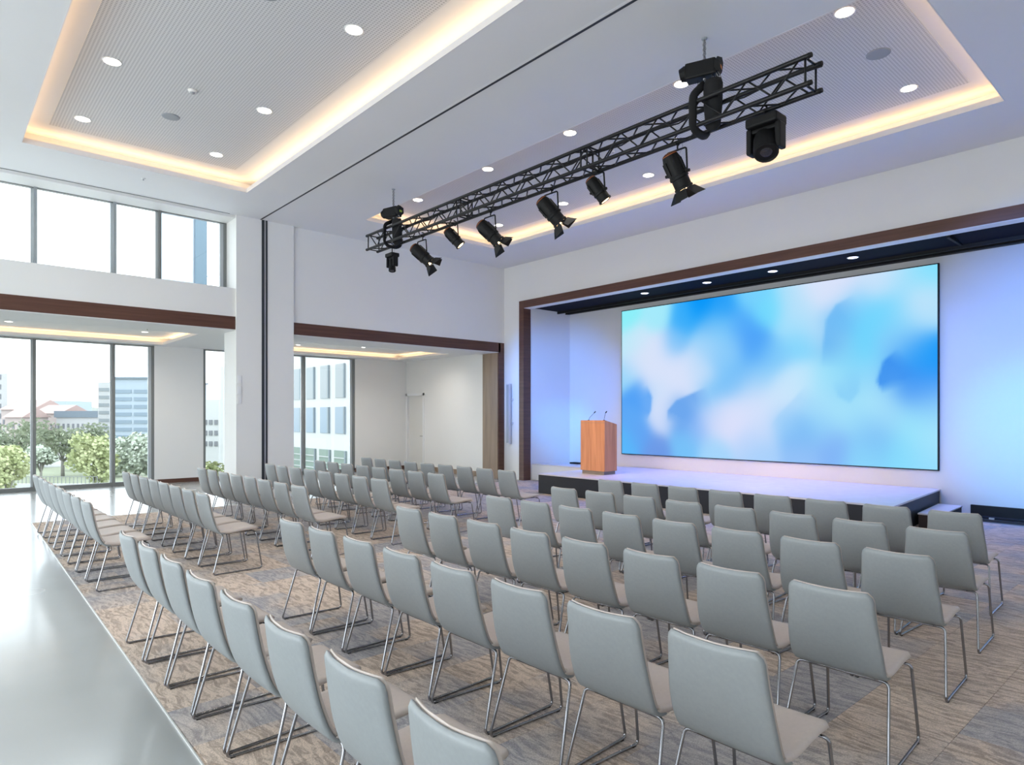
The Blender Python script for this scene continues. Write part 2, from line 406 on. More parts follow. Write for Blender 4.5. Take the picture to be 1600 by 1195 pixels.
# annex ceiling
TA1 = (-17.6, -14.78, -4.0, 4.34); TA2 = (-17.5, -14.83, 6.4, 10.9)
struct('ceiling_annex', slab_with_holes(XF, XI, YB, YE, ZA, ZA + .05, [TA1, TA2]), M_ceil, 'low white ceiling of the side bay along the windows', 'ceiling')
tray('ceiling_tray', TA1, ZA, ZA + .16, .3, .2, 'low glowing tray over the left window bay', POW_ANNEX_COVE, perf=False, fasc=.05)
tray('ceiling_tray', TA2, ZA, ZA + .16, .3, .2, 'low glowing tray seen through the right wall opening', POW_ANNEX_COVE, perf=False, fasc=.05)
struct('roof_annex', BX(XF - .25, XI + .02, YB, YE + .2, 3.72, 3.95), M_wall, 'flat roof slab over the side bay', 'roof')
# slots and tracks in the ceiling
bm = bmesh.new(); bx(bm, XL, XR, 5.035, 5.065, ZC - .004, ZC + .001)
t = struct('partition_track', bm, M_darkslot, 'thin dark sliding-partition track line across the ceiling', 'ceiling track')
bm = bmesh.new(); bx(bm, XL, XR, 5.0, 5.032, ZC - .002, ZC + .001); bx(bm, XL, XR, 5.068, 5.095, ZC - .002, ZC + .001)
obj('track_rail', bm, M_ceil, t)
struct('blind_slot', BX(XL + .03, XL + .05, YB, 4.45, ZC - .003, ZC + .001), M_darkslot, 'thin dark blind slot along the ceiling edge above the high windows', 'blind slot')

# ---------------- left wall
bm = bmesh.new()
bx(bm, XI, XL, YB, 4.57, 3.62, 4.18)
bx(bm, XI, XL, YB, 4.57, 5.57, ZC + .06)
bx(bm, XI, XL, 5.74, YS, 3.62, ZC + .06)
bx(bm, XI, XL, 11.46, YS, 0, 3.62)
bx(bm, XI, XL, YB, YB + .6, 0, 3.62)
struct('wall_left', bm, M_wall, 'white left wall with upper windows and two wide openings', 'wall')
pier = struct('pier', BX(XI - .02, XL + .05, 4.57, 5.74, 0, ZC + .02), M_wall, 'broad white pier between the two openings in the left wall', 'pillar')
bm = bmesh.new(); bx(bm, XI - .03, XL + .062, 4.555, 5.05, 0, .10)
obj('baseboard', bm, M_wood_h, pier)
bm = bmesh.new(); bx(bm, XL + .045, XL + .062, 5.07, 5.12, 0, ZC); obj('partition_seal', bm, M_darkslot, pier)
bm = bmesh.new(); bx(bm, XL + .045, XL + .058, 5.125, 5.15, 0, ZC); obj('partition_guide', bm, M_alu, pier)
bm = bmesh.new(); bx(bm, XL + .045, XL + .06, 5.153, 5.185, 0, ZC); obj('partition_seal', bm, M_darkslot, pier)
struct('trim_beam_left', BX(XI - .01, XL + .012, YB, 4.565, 3.37, 3.62), M_wood_h, 'dark walnut beam across the left opening', 'trim')
bm = bmesh.new(); bx(bm, XI - .01, XL + .012, 5.745, 11.46, 3.37, 3.62); bx(bm, XL - .02, XL + .012, 11.40, YS - .01, 0, 3.62)
tr = struct('trim_opening_right', bm, M_wood_h, 'dark walnut frame around the right opening beside the stage', 'trim')
obj('reveal_panel', BX(XI - .03, XL - .02, 11.385, 11.46, 0, 3.37), M_oak, tr)
# soffit undersides
struct('beam_soffit', slab_with_holes(XI, XL - .005, YB, 11.4, 3.355, 3.37, [(XI - .1, XL, 4.57, 5.74)]), M_ceil, 'pale underside of the beam over both openings', 'soffit')

# ---------------- glazing helper: window in a plane of constant x
def window(name, x, y0, y1, z0, z1, mull, label, fw=.055, dep=.10, sill=.09, fm=None):
    t = thing(name, label, 'window', kind='structure')
    bm = bmesh.new()
    bx(bm, x - dep / 2, x + dep / 2, y0, y1, z0, z0 + sill); bx(bm, x - dep / 2, x + dep / 2, y0, y1, z1 - .012, z1)
    bx(bm, x - dep / 2, x + dep / 2, y0, y0 + fw, z0, z1); bx(bm, x - dep / 2, x + dep / 2, y1 - fw, y1, z0, z1)
    obj('window_frame', bm, M_frame, t)
    for q in mull:
        obj('mullion', BX(x - dep / 2, x + dep / 2 + .03, q - fw / 2, q + fw / 2, z0, z1), (M_frame if q == mull[-1] or not fm else fm), t)
        obj('glazing_bead', BX(x - dep / 2, x + .0, q - fw / 2 - .04, q - fw / 2, z0, z1), M_frame_l, t)
    obj('glazing_bead', BX(x - dep / 2, x, y1 - fw - .07, y1 - fw, z0, z1), M_frame_l, t)
    es = [y0] + list(mull) + [y1]
    for a, b in zip(es, es[1:]):
        obj('pane', BX(x - .012, x - .004, a + fw / 2, b - fw / 2, z0 + .02, z1 - .02), M_glass, t)
    return t
# facade of the side bay
window('window_1', XF, YB, 4.22, 0, 3.38, [-5.8 + 1.53 * k for k in range(1, 5)] + [1.82, 3.35], 'floor-to-ceiling grey framed windows of the left bay, trees outside')
window('window_2', XF, 5.36, 9.68, 0, 3.38, [6.6, 8.08], 'floor-to-ceiling windows behind the pier facing white office wing', fw=.06)
def wallseg(name, y0, y1, label):
    o = struct(name, BX(XF - .28, XF + .06, y0, y1, 0, ZA + .3), M_wall, label, 'wall')
    obj('baseboard', BX(XF + .06, XF + .075, y0, y1, 0, .10), M_wood_h, o)
wallseg('wall_facade_pier', 4.22, 5.36, 'white wall piece between windows of the left bay')
wallseg('wall_facade_end', 9.68, YE + .1, 'cream wall piece beyond the right bay window')
struct('facade_spandrel', BX(XF - .28, XF, YB, YE + .2, 3.38, 3.98), M_wall, 'facade strip above the bay windows', 'wall')
bm = bmesh.new(); bx(bm, XF - .28, XF - .05, YB, YE + .2, -.9, 0); bx(bm, XF - .28, XI - .05, YE + .12, YE + .25, 0, 3.7)
struct('facade_plinth', bm, M_wall, 'facade strip below the bay windows', 'wall')
# upper windows set in the left wall
window('window_3', XI + .07, YB, 4.568, 4.18, 5.57, [-5.8 + 1.18 * k for k in range(1, 6)] + [1.413, 2.595, 3.34], 'high strip of windows under the ceiling on the left wall', fw=.045, sill=.02, fm=mat('window_frame_mid', (.33, .36, .38), .45))

# end wall of the bay with door
bm = bmesh.new()
bx(bm, XF, -17.95, YE, YE + .12, 0, ZA + .1); bx(bm, -16.93, XI + .05, YE, YE + .12, 0, ZA + .1); bx(bm, -17.95, -16.93, YE, YE + .12, 2.38, ZA + .1)
o = struct('wall_end', bm, M_wall, 'white end wall of the right bay with a flush door', 'wall')
obj('baseboard', BX(-16.88, XI, YE - .015, YE, 0, .13), M_oak, o)
dr = thing('door_1', 'white flush door in the end wall of the right bay', 'door', kind='structure')
bm = bmesh.new(); bx(bm, -17.95, -17.88, YE - .02, YE + .12, 0, 2.38); bx(bm, -17.0, -16.93, YE - .02, YE + .12, 0, 2.38); bx(bm, -17.95, -16.93, YE - .02, YE + .12, 2.31, 2.38)
obj('door_frame', bm, M_plate, dr)
obj('door_leaf', BX(-17.62, -17.0, YE + .05, YE + .09, .005, 2.31), M_door, dr)
obj('side_leaf', BX(-17.88, -17.63, YE + .065, YE + .1, .005, 2.31), M_door, dr)
bm = bmesh.new(); tube(bm, fillet([(-17.06, YE + .05, 1.05), (-17.06, YE, 1.05), (-17.18, YE, 1.05)], .01), .008); obj('door_handle', bm, M_chrome, dr, smooth=True)

# ---------------- stage wall, recess and walnut portal
FX0, FX1, FZ = -12.60, -1.15, 4.64
bm = bmesh.new()
bx(bm, XL - .3, FX0 + .03, YS, YS + .18, 0, ZC + .06); bx(bm, FX1 - .03, XR, YS, YS + .18, 0, ZC + .06); bx(bm, FX0 + .03, FX1 - .03, YS, YS + .18, FZ - .03, ZC + .06)
struct('wall_stage', bm, M_wall, 'white wall above and beside the stage opening', 'wall')
bm = bmesh.new()
bx(bm, FX0, FX0 + .175, YS - .1, YS + .15, 0, FZ); bx(bm, FX1 - .175, FX1, YS - .1, YS + .15, 0, FZ)
pf = struct('trim_stage', bm, M_wood, 'dark walnut portal frame around the stage opening', 'trim')
obj('lit_soffit_strip', BX(FX0 + .175, FX1 - .175, YS - .085, YS + .15, FZ - .198, FZ - .19), M_ceil, pf)  # pale strip added, stands for stage light on the walnut underside
obj('head_board', BX(FX0 + .175, FX1 - .175, YS - .1, YS + .15, FZ - .19, FZ), M_wood_hx, pf)
YW = 12.8
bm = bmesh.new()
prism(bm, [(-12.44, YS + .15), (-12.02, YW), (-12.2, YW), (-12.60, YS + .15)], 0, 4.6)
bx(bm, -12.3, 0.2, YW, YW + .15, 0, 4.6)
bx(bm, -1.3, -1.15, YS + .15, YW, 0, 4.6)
struct('wall_stage_recess', bm, noisy('recess_wall_darkened', (.58, .585, .60), (.60, .605, .62), (.8, .8, .8), .7), 'white back and side walls of the stage recess washed blue', 'wall')  # wall colour darkened to tone down the light in the recess
bm = bmesh.new(); prism_x(bm, [(YS + .15, 4.48), (YW, 4.39), (YW, 4.6), (YS + .15, 4.6)], -12.6, -1.15)
sc_c = struct('ceiling_stage', bm, M_ceilblack, 'black lowered ceiling over the stage with round lights', 'ceiling')
bm = bmesh.new(); bx(bm, -12.5, -1.2, YW - .34, YW - .30, 4.36, 4.44); obj('curtain_rail', bm, M_black, sc_c)
bm = bmesh.new(); bx(bm, -12.5, -1.2, YW - .12, YW - .02, 4.355, 4.41); obj('pelmet', bm, M_black, sc_c)
bm = bmesh.new(); bx(bm, -3.10, -3.06, YS + .17, YW - .34, 4.405, 4.45); obj('cross_rail', bm, M_black, sc_c)
# black trunking at the foot of the back wall, right of the stage
tk = thing('cable_trough', 'low black trough along the foot of the wall right of the steps', 'cable trough')
obj('back_plate', BX(-3.02, -1.3, YW - .06, YW - .001, .0, .215), M_black, tk)
obj('base_tray', BX(-3.02, -1.3, YW - .36, YW - .06, .0, .035), M_blackskirt, tk)
bm = bmesh.new()
for k in range(3): tube(bm, [(-3.0 + .0 * k, YW - .14 - .05 * k, .05), (-2.4, YW - .12 - .06 * k, .05), (-1.35, YW - .15 - .05 * k, .05)], .012)
obj('cable', bm, M_blackfab, tk, smooth=True)
for x in (-2.72, -1.75): obj('connector', BX(x, x + .07, YW - .3, YW - .26, .035, .06), M_alu, tk)

# other walls (behind the camera)
struct('wall_right', BX(XR, XR + .15, YB, YS + .2, 0, ZC + .06), M_wall, 'white right wall', 'wall')
bm = bmesh.new(); bx(bm, XF, XR, YB - .15, YB, 0, .4); bx(bm, XF, XR, YB - .15, YB, 4.6, ZC + .06); bx(bm, XF, XI + 1, YB - .15, YB, .4, 4.6); bx(bm, 1.0, XR, YB - .15, YB, .4, 4.6)
struct('wall_back', bm, M_wall, 'white rear wall with a window band', 'wall')

# ---------------- stage
st = thing('stage_platform', 'low stage with pale deck and black skirt in front of the screen', 'stage')
poly = [(-10.2, 9.85), (-3.22, 9.85), (-3.46, YW - .01), (-10.2, YW - .01), ]
polyl = [(-12.42, YS + .18), (-12.04, YW - .02), (-10.2, YW - .02), (-10.2, YS + .18)]
bm = bmesh.new(); prism(bm, poly, .405, .43); prism(bm, polyl, .405, .43); obj('deck', bm, M_deck, st)
bm = bmesh.new(); prism(bm, [(a + (.015 if a < -5 else -.015), b + (.015 if b < 11 else 0)) for a, b in poly], .012, .405); obj('skirt', bm, M_blackskirt, st)
bm = bmesh.new(); prism(bm, [(a, b + (.015 if b < 12 else 0)) for a, b in polyl], .012, .405); obj('side_infill', bm, M_wall, st)
sp_ = thing('stage_step', 'low dark step with pale tread at the right end of the stage', 'step')
bm = bmesh.new(); prism(bm, [(-3.27, 11.0), (-2.98, 11.0), (-3.06, 12.45), (-3.40, 12.45)], .20, .22); obj('tread', bm, M_deck, sp_)
bm = bmesh.new(); prism(bm, [(-3.26, 11.01), (-2.99, 11.01), (-3.07, 12.44), (-3.39, 12.44)], .009, .20); obj('riser', bm, mat('dark_brown_riser', (.035, .022, .022), .5), sp_)
o = obj('floor_wash_light', BX(-11.75, -11.45, YW - .3, YW - .12, .43, .47), M_black, bevel=.01); tag(o, 'small black floor wash light in the left corner of the stage', 'stage light')

# ---------------- LED wall
SX0, SX1, SZ0, SZ1 = -10.22, -3.49, .755, 4.225
scr = thing('led_wall', 'large LED wall showing soft blue and white swirls', 'screen')
bm = bmesh.new(); e_ = .018
bx(bm, SX0 - e_, SX1 + e_, YW - .055, YW - .002, SZ0 - e_, SZ1 + e_)
obj('bezel', bm, M_black, scr)
BL = []
def blob(cx, cy, rx, ry, rot, col, a=1., soft=1.): BL.append((cx, cy, rx, ry, rot, col, a, soft))
import math as _m
# content described on a 1520 x 1000 canvas, converted to the real panel below
def cv(u, v):
    """canvas point -> panel s, t (0..1)"""
    pu, pv = 960 + u / 3.077, 400 + v / 3.077
    t = (pu - 800) / 1027.47; s = (651 - pv) / 1027.47
    rx, ry = .66626 * t - .74572, .74572 * t + .66626
    k = (YW - .06) / ry
    return ((rx * k - SX0) / (SX1 - SX0), (1.65 + s * k - SZ0) / (SZ1 - SZ0))
base_pts = [  # soft colour field: canvas x, y, colour
 (60, 300, (140, 240, 250)), (200, 290, (165, 235, 252)), (150, 480, (216, 228, 250)), (60, 430, (190, 235, 250)), (60, 560, (150, 215, 252)),
 (420, 250, (0, 148, 250)), (340, 300, (60, 175, 252)), (520, 250, (40, 160, 250)), (290, 420, (125, 195, 250)), (650, 400, (75, 160, 250)), (600, 330, (80, 170, 252)),
 (690, 470, (85, 170, 250)), (520, 360, (130, 205, 253)), (440, 420, (165, 215, 252)), (520, 520, (130, 200, 252)), (400, 520, (195, 222, 252)), (620, 560, (115, 190, 250)), (740, 260, (115, 220, 255)), (660, 190, (120, 210, 255)),
 (860, 330, (165, 225, 254)), (900, 430, (130, 215, 254)), (780, 480, (130, 205, 252)), (960, 150, (218, 230, 252)), (1100, 130, (220, 226, 250)), (1250, 120, (205, 228, 252)), (860, 200, (175, 225, 252)),
 (980, 350, (190, 225, 252)), (1080, 310, (105, 190, 248)), (1150, 230, (130, 210, 254)), (1250, 300, (112, 215, 255)), (1340, 240, (120, 215, 255)), (1200, 420, (110, 215, 255)), (1060, 430, (140, 200, 245)), (1360, 340, (120, 215, 255)),
 (1480, 200, (215, 230, 250)), (1440, 280, (190, 228, 252)), (1530, 90, (125, 225, 255)), (1400, 110, (150, 225, 254)), (1540, 240, (170, 225, 254)),
 (1520, 480, (20, 155, 252)), (1440, 500, (50, 160, 250)), (1380, 590, (60, 140, 240)), (1480, 600, (70, 155, 250)), (1420, 430, (95, 175, 250)), (1480, 680, (115, 180, 250)), (1350, 400, (150, 205, 250)),
 (1110, 500, (130, 215, 252)), (1120, 620, (140, 210, 250)), (1060, 560, (160, 228, 252)), (1250, 560, (140, 220, 254)), (1240, 680, (175, 235, 252)), (1100, 740, (170, 230, 252)),
 (300, 600, (218, 228, 252)), (200, 650, (200, 225, 252)), (230, 780, (205, 220, 252)), (420, 560, (200, 225, 252)), (120, 670, (80, 160, 248)), (90, 780, (95, 170, 248)), (120, 860, (100, 165, 245)), (200, 930, (110, 155, 232)), (60, 900, (90, 185, 252)),
 (330, 790, (105, 165, 240)), (300, 740, (110, 170, 240)), (400, 820, (150, 190, 250)), (450, 660, (120, 195, 250)), (560, 630, (125, 195, 250)), (340, 900, (120, 195, 250)), (480, 930, (165, 215, 253)),
 (540, 810, (226, 226, 252)), (700, 740, (216, 228, 254)), (820, 640, (205, 230, 254)), (900, 590, (195, 232, 254)), (640, 880, (190, 215, 253)), (700, 950, (170, 210, 253)), (470, 740, (190, 215, 252)),
 (820, 800, (150, 205, 252)), (900, 860, (120, 185, 246)), (1050, 920, (130, 180, 248)), (1000, 820, (150, 212, 252)), (900, 950, (150, 195, 250)), (1260, 880, (125, 190, 248)), (1200, 960, (140, 215, 253)), (1180, 800, (150, 215, 252)),
 (1320, 780, (160, 220, 252)), (1450, 820, (155, 232, 253)), (1530, 760, (150, 215, 254)), (1500, 950, (150, 222, 255)), (1380, 940, (135, 222, 254)), (1540, 880, (175, 232, 254)),
]
WL = (218, 228, 252)
base_pts += [(90, 520, WL), (210, 440, WL), (200, 545, WL), (260, 520, WL), (370, 640, WL), (330, 540, WL), (250, 690, WL), (225, 730, WL), (190, 600, WL), (110, 400, (205, 232, 251)), (620, 720, (215, 226, 253)),
 (780, 700, (208, 230, 253)), (600, 790, (224, 227, 253)), (560, 750, (216, 226, 253)), (490, 800, (208, 220, 252)), (700, 820, (205, 222, 253)), (860, 620, (200, 232, 253)), (1010, 150, WL), (1050, 190, WL), (900, 250, (190, 226, 252)), (1000, 90, WL), (1320, 110, (205, 228, 252)),
 (1000, 600, (165, 228, 253)), (1290, 640, (160, 215, 252)), (980, 700, (170, 225, 253)), (460, 330, (110, 190, 250)), (480, 470, (150, 208, 252)), (560, 440, (140, 205, 252)), (720, 560, (150, 210, 252)), (660, 640, (190, 220, 252))]
FP = [(*cv(x, y), c) for x, y, c in base_pts]
ASP = (SX1 - SX0) / (SZ1 - SZ0)
# crisp one-sided edges: polyline in canvas space, colour fades away on one side
edges = [
 ([(258, 800), (262, 745), (300, 700), (380, 665), (450, 635)], (95, 160, 238), 95, .75, -1),
 ([(1300, 660), (1272, 600), (1300, 510), (1370, 450)], (55, 140, 240), 110, .8, -1),
 ([(1000, 540), (1012, 420), (1025, 310), (1070, 240), (1160, 190)], (95, 178, 244), 80, .6, -1),
 ([(750, 830), (800, 760), (870, 690), (930, 620)], (150, 205, 250), 120, .35, -1),
 ([(150, 620), (175, 680), (170, 740), (150, 790)], (80, 158, 246), 70, .7, -1),
 ([(1175, 540), (1165, 650), (1130, 695), (1085, 670), (1050, 600)], (125, 200, 248), 70, .45, -1),
]
EP = []
for pl, c, wd, a, sd in edges:
    EP.append(([cv(*p) for p in pl], c, wd / 3.077 * .0125 / 3.6, a, sd))
def lin(c): return ((c / 255 + .055) / 1.055) ** 2.4 if c > 10 else c / 255 / 12.92
def colour(s, t):
    W = 0; r = g = b = 0
    for (ps, pt, c) in FP:
        d2 = ((s - ps) * ASP) ** 2 + (t - pt) ** 2
        w_ = math.exp(-d2 / .0085) + 1e-5 / (d2 + .01)
        W += w_; r += c[0] * w_; g += c[1] * w_; b += c[2] * w_
    r /= W; g /= W; b /= W
    for pl, c, wd, a, sd in EP:
        best = None; n = len(pl) - 1
        for i in range(n):
            ax, ay = pl[i][0] * ASP, pl[i][1]; bx_, by_ = pl[i + 1][0] * ASP, pl[i + 1][1]
            dx, dy = bx_ - ax, by_ - ay; L2 = dx * dx + dy * dy
            q = ((s * ASP - ax) * dx + (t - ay) * dy) / L2; qc = min(1, max(0, q))
            ex, ey = s * ASP - (ax + dx * qc), t - (ay + dy * qc); dd = math.hypot(ex, ey)
            side = dx * (t - ay) - dy * (s * ASP - ax)
            if best is None or dd < best[0]: best = (dd, side, (i + qc) / n)
        dd, side, u = best
        k = side * sd
        sgn = dd if k > 0 else -dd
        m_ = a * (math.exp(-(sgn / wd) ** 2) if sgn > 0 else math.exp(-(sgn / .012) ** 2)) * min(1, u * 4, (1 - u) * 4)
        r += (c[0] - r) * m_; g += (c[1] - g) * m_; b += (c[2] - b) * m_
    return r, g, b
NX, NZ = 150, 80
vs = []; fs = []; cols = []
for j in range(NZ + 1):
    for i in range(NX + 1):
        s, t = i / NX, j / NZ
        vs.append((SX0 + (SX1 - SX0) * s, YW - .058, SZ0 + (SZ1 - SZ0) * t)); cols.append(colour(s, t))
for j in range(NZ):
    for i in range(NX): a = j * (NX + 1) + i; fs.append((a, a + 1, a + NX + 2, a + NX + 1))
me = bpy.data.meshes.new('display'); me.from_pydata(vs, [], fs); me.update()
ca = me.color_attributes.new('picture', 'FLOAT_COLOR', 'POINT')
ca.data.foreach_set('color', [x for c in cols for x in (lin(c[0]), lin(c[1]), lin(c[2]), 1)])
m = bpy.data.materials.new('led_picture'); m.use_nodes = True; m.node_tree.nodes.clear()
at = N(m, 'ShaderNodeAttribute'); at.attribute_name = 'picture'; em = N(m, 'ShaderNodeEmission'); em.inputs[1].default_value = 0.82
ou = N(m, 'ShaderNodeOutputMaterial'); L(m, at.outputs['Color'], em.inputs[0]); L(m, em.outputs[0], ou.inputs[0]); me.materials.append(m)
o = bpy.data.objects.new('display', me); COL.objects.link(o); o.parent = scr

# ---------------- lectern and microphones
lc = thing('lectern', 'cherry-veneer lectern with sloping top on a bronze plinth at stage left', 'lectern', (-9.27, 10.77, .43))
a, b = .335, .2
obj('plinth', BX(-a + .03, a - .03, -b + .02, b - .02, 0, .075), M_plinth, lc)
obj('front_panel', BX(-a, a, -b, -b + .02, .075, 1.145), M_lect, lc)
obj('top_rail', BX(-a, a, -b - .002, -b, 1.09, 1.095), M_plinth, lc)
for s in (-1, 1):
    bm = bmesh.new(); prism_x(bm, [(-b + .02, .075), (b, .075), (b, 1.06), (-b + .02, 1.145)], s * a - (.02 if s > 0 else 0), s * a + (.02 if s < 0 else 0)); obj('side_panel', bm, M_lect, lc)
bm = bmesh.new(); prism_x(bm, [(-b + .02, 1.12), (b, 1.04), (b, 1.055), (-b + .02, 1.137)], -a + .02, a - .02); obj('desk_top', bm, M_lect, lc)
obj('shelf', BX(-a + .02, a - .02, -b + .02, b - .02, .6, .62), M_lect, lc)
for nm, x0, dx, lab in (('m1', -.17, .09, 'thin gooseneck microphone on the lectern, the left one leaning right'), ('m2', .26, .012, 'thin gooseneck microphone on the lectern, the upright right one')):
    mk = thing('gooseneck_microphone', lab, 'microphone', (-9.27 + x0, 10.77 - .13, .43 + 1.135), group='microphones on the lectern')
    bm = bmesh.new(); lathe(bm, [(.022, 0), (.022, .012), (.012, .02)]); obj('base', bm, M_black, mk, smooth=True)
    bm = bmesh.new(); tube(bm, fillet([(0, 0, .01), (dx * .25, .01, .07), (dx * 1.5, .03, .17)], .05), .0035); obj('gooseneck', bm, M_black, mk, smooth=True)
    bm = bmesh.new(); cyl(bm, (dx * 1.45, .03, .165), (dx * 1.45 + .02 + dx * .1, .045, .20), .011, .011, 10); obj('capsule', bm, M_blackfab, mk, smooth=True)

# ---------------- column loudspeaker and switches
cs = thing('column_loudspeaker', 'slim grey column loudspeaker on the wall left of the stage frame', 'speaker')
obj('enclosure', BX(-13.08, -12.97, YS - .12, YS - .04, .93, 2.52), M_greycol, cs, bevel=.006)
obj('grille', BX(-13.07, -12.98, YS - .125, YS - .12, .96, 2.49), M_cone, cs)
for z in (1.45, 2.08): obj('bracket', BX(-13.05, -12.93, YS - .04, YS, z, z + .05), M_greycol, cs)
for k, (z, lab) in enumerate(((2.31, 'white switch plate on the pier edge, uppermost of three'), (2.1, 'white switch plate on the pier edge, middle of three'), (1.9, 'white switch plate on the pier edge, lowest of three'))):
    sw = thing('wall_switch', lab, 'switch', group='switch plates on the pier')
    obj('plate', BX(XL + .05, XL + .065, 4.585, 4.665, z, z + .15), M_plate, sw, bevel=.003)
    obj('rocker', BX(XL + .065, XL + .069, 4.60, 4.65, z + .04, z + .11), M_plate, sw)

# ---------------- chairs
def ease(t): return t * t * (3 - 2 * t)
PROF = fillet([(0, -.180, .842), (0, -.160, .72), (0, -.128, .60), (0, -.086, .50), (0, -.048, .438), (0, .045, .420), (0, .20, .436), (0, .31, .442), (0, .370, .430)], .06, 5)
def resample(pts, n):
    d = [0]
    for a, b in zip(pts, pts[1:]): d.append(d[-1] + (b - a).length)
    out = []
    for k in range(n + 1):
        s = d[-1] * k / n; i = 0
        while i < len(d) - 2 and d[i + 1] < s: i += 1
        q = (s - d[i]) / max(1e-9, d[i + 1] - d[i]); out.append(pts[i].lerp(pts[i + 1], q))
    return out, d[-1]
NS = 40
P_, LEN = resample(PROF, NS)
def halfw(s):   # s: distance along the shell from the top edge
    t = s / LEN
    w_ = .198 + .022 * ease(min(1, t / .42)) if t < .42 else .220 - .012 * ease((t - .42) / .58)
    r = .042
    if s < r: w_ -= r - math.sqrt(max(0, r * r - (r - s) ** 2))
    e2 = LEN - s; r = .05
    if e2 < r: w_ -= r - math.sqrt(max(0, r * r - (r - e2) ** 2))
    return w_
def shell_mesh(s0, s1, off0, off1, inset, nt_=12, round_=.014, closed=True):
    """solid sheet between offsets off0 (rear/below) and off1 (front/above) of the profile"""
    bm = bmesh.new()
    idx = [i for i in range(NS + 1) if s0 * NS - 1e-6 <= i <= s1 * NS + 1e-6]
    rings = []
    for n_, i in enumerate(idx):
        p = P_[i]; tan = (P_[min(NS, i + 1)] - P_[max(0, i - 1)]).normalized()
        nor = Vector((0, -tan.z, tan.y))      # points to the sitter side (front / up)
        if nor.y < 0 and i < NS * .4: nor = -nor
        if i >= NS * .4 and nor.z < 0: nor = -nor
        s = LEN * i / NS
        hw = max(.01, halfw(min(max(s, .004), LEN - .004)) - inset)
        curve = .030 * (1 - ease(min(1, s / (LEN * .55)))) + .004
        endk = min(1, (s + .002) / .014, (LEN - s + .002) / .014) if (i < 2 or i > NS - 2) else 1
        ring = []
        for side in (0, 1):
            for k in range(nt_ + 1):
                q = -1 + 2 * k / nt_ if side == 0 else 1 - 2 * k / nt_
                q2 = math.copysign(1 - (1 - abs(q)) ** 1.5, q)
                x = q2 * hw
                edge = math.sqrt(max(0, 1 - max(0, (abs(x) - (hw - round_)) / round_) ** 2))
                mid = (off0 + off1) / 2; h = (off1 - off0) / 2 * edge * (.35 + .65 * endk)
                o_ = mid + (h if side else -h)
                pos = p + nor * (o_ + curve * (x / .2) ** 2 if s < LEN * .55 else o_ + curve * (x / .2) ** 2)
                ring.append(bm.verts.new((x, pos.y, pos.z)))
        rings.append(ring)
    m_ = len(rings[0])
    for a, b in zip(rings, rings[1:]):
        for k in range(m_): bm.faces.new((a[k], a[(k + 1) % m_], b[(k + 1) % m_], b[k]))
    bm.faces.new(rings[0][::-1]); bm.faces.new(rings[-1])
    bmesh.ops.remove_doubles(bm, verts=bm.verts, dist=.0004)
    return bm
SB = .5
def make_chair():
    t = thing('conference_chair', None, 'chair')
    obj('backrest', shell_mesh(0, SB, .002, .018, .003), M_leather_s, t, smooth=True)
    obj('seat', shell_mesh(SB, 1, -.010, .026, 0, round_=.018), M_leather_s, t, smooth=True)
    obj('back_cover', shell_mesh(0, .575, -.017, .006, 0, round_=.014), M_leather_b, t, smooth=True)
    obj('seat_pan', shell_mesh(.60, .96, -.016, -.008, .022, round_=.006), M_blackfab, t, smooth=True)
    r = .0075; zt = .410
    for s in (-1, 1):
        bm = bmesh.new()
        pts = [(s * .150, -.008, zt), (s * .213, -.008, zt), (s * .246, -.118, .0085 + r), (s * .222, .395, .0085 + r), (s * .205, .335, .406), (s * .150, .325, .409)]
        tube(bm, fillet(pts, .032, 5), r, 8)
        lg = obj('sled_leg', bm, M_chrome, t, smooth=True)
        for y, x in ((-.085, .2445), (.36, .2235)):
            obj('glide', BX(s * x - .007, s * x + .007, y - .012, y + .012, .0086, .0125), M_blackfab, lg)
    bm = bmesh.new()
    tube(bm, [(-.155, -.008, zt), (.155, -.008, zt)], r, 8)
    tube(bm, [(-.155, .325, .409), (.155, .325, .409)], r * .8, 8)
    for s in (-1, 1): tube(bm, [(s * .12, -.008, zt), (s * .12, .325, .409)], r * .8, 6)
    obj('seat_frame', bm, M_chrome, t, smooth=True)
    return t
proto = make_chair()
ORD = ['first', 'second', 'third', 'fourth', 'fifth', 'sixth', 'seventh', 'eighth', 'ninth']
right = [(-5.34, -1.61, 1.045, 8), (-5.15, -1.48, 2.12, 8), (-5.16, -1.52, 3.20, 8), (-5.24, -1.59, 4.32, 8), (-5.37, -1.68, 5.40, 8), (-5.60, -1.85, 6.50, 8)]
left = [(-11.30, -7.61, 1.15, 8), (-11.10, -7.55, 2.19, 8), (-11.19, -7.60, 3.26, 8), (-11.33, -7.72, 4.40, 8), (-11.54, -7.87, 5.40, 8), (-11.82, -7.62, 6.52, 9)]
ROW = ['back row nearest camera', 'fifth row from stage', 'fourth row from stage', 'third row from stage', 'second row from stage', 'front row by stage']
used = False
for side, rows in (('right', right), ('left', left)):
    for ri, (xa, xb, y, n) in enumerate(rows):
        for k in range(n):
            x = xa + (xb - xa) * k / (n - 1) + .193
            c = proto if not used else copy_tree(proto); used = True
            c.location = (x, y + .154 + R.uniform(-.006, .006), 0)
            c.rotation_euler = (0, 0, math.radians(R.uniform(-.8, .8)))
            pos = k if side == 'right' else n - 1 - k
            c['label'] = 'grey chair on chrome sled frame, %s block, %s, %s from aisle' % (side, ROW[ri], ORD[pos])
            c['group'] = 'conference chairs in the %s block, %s' % (side, ROW[ri])

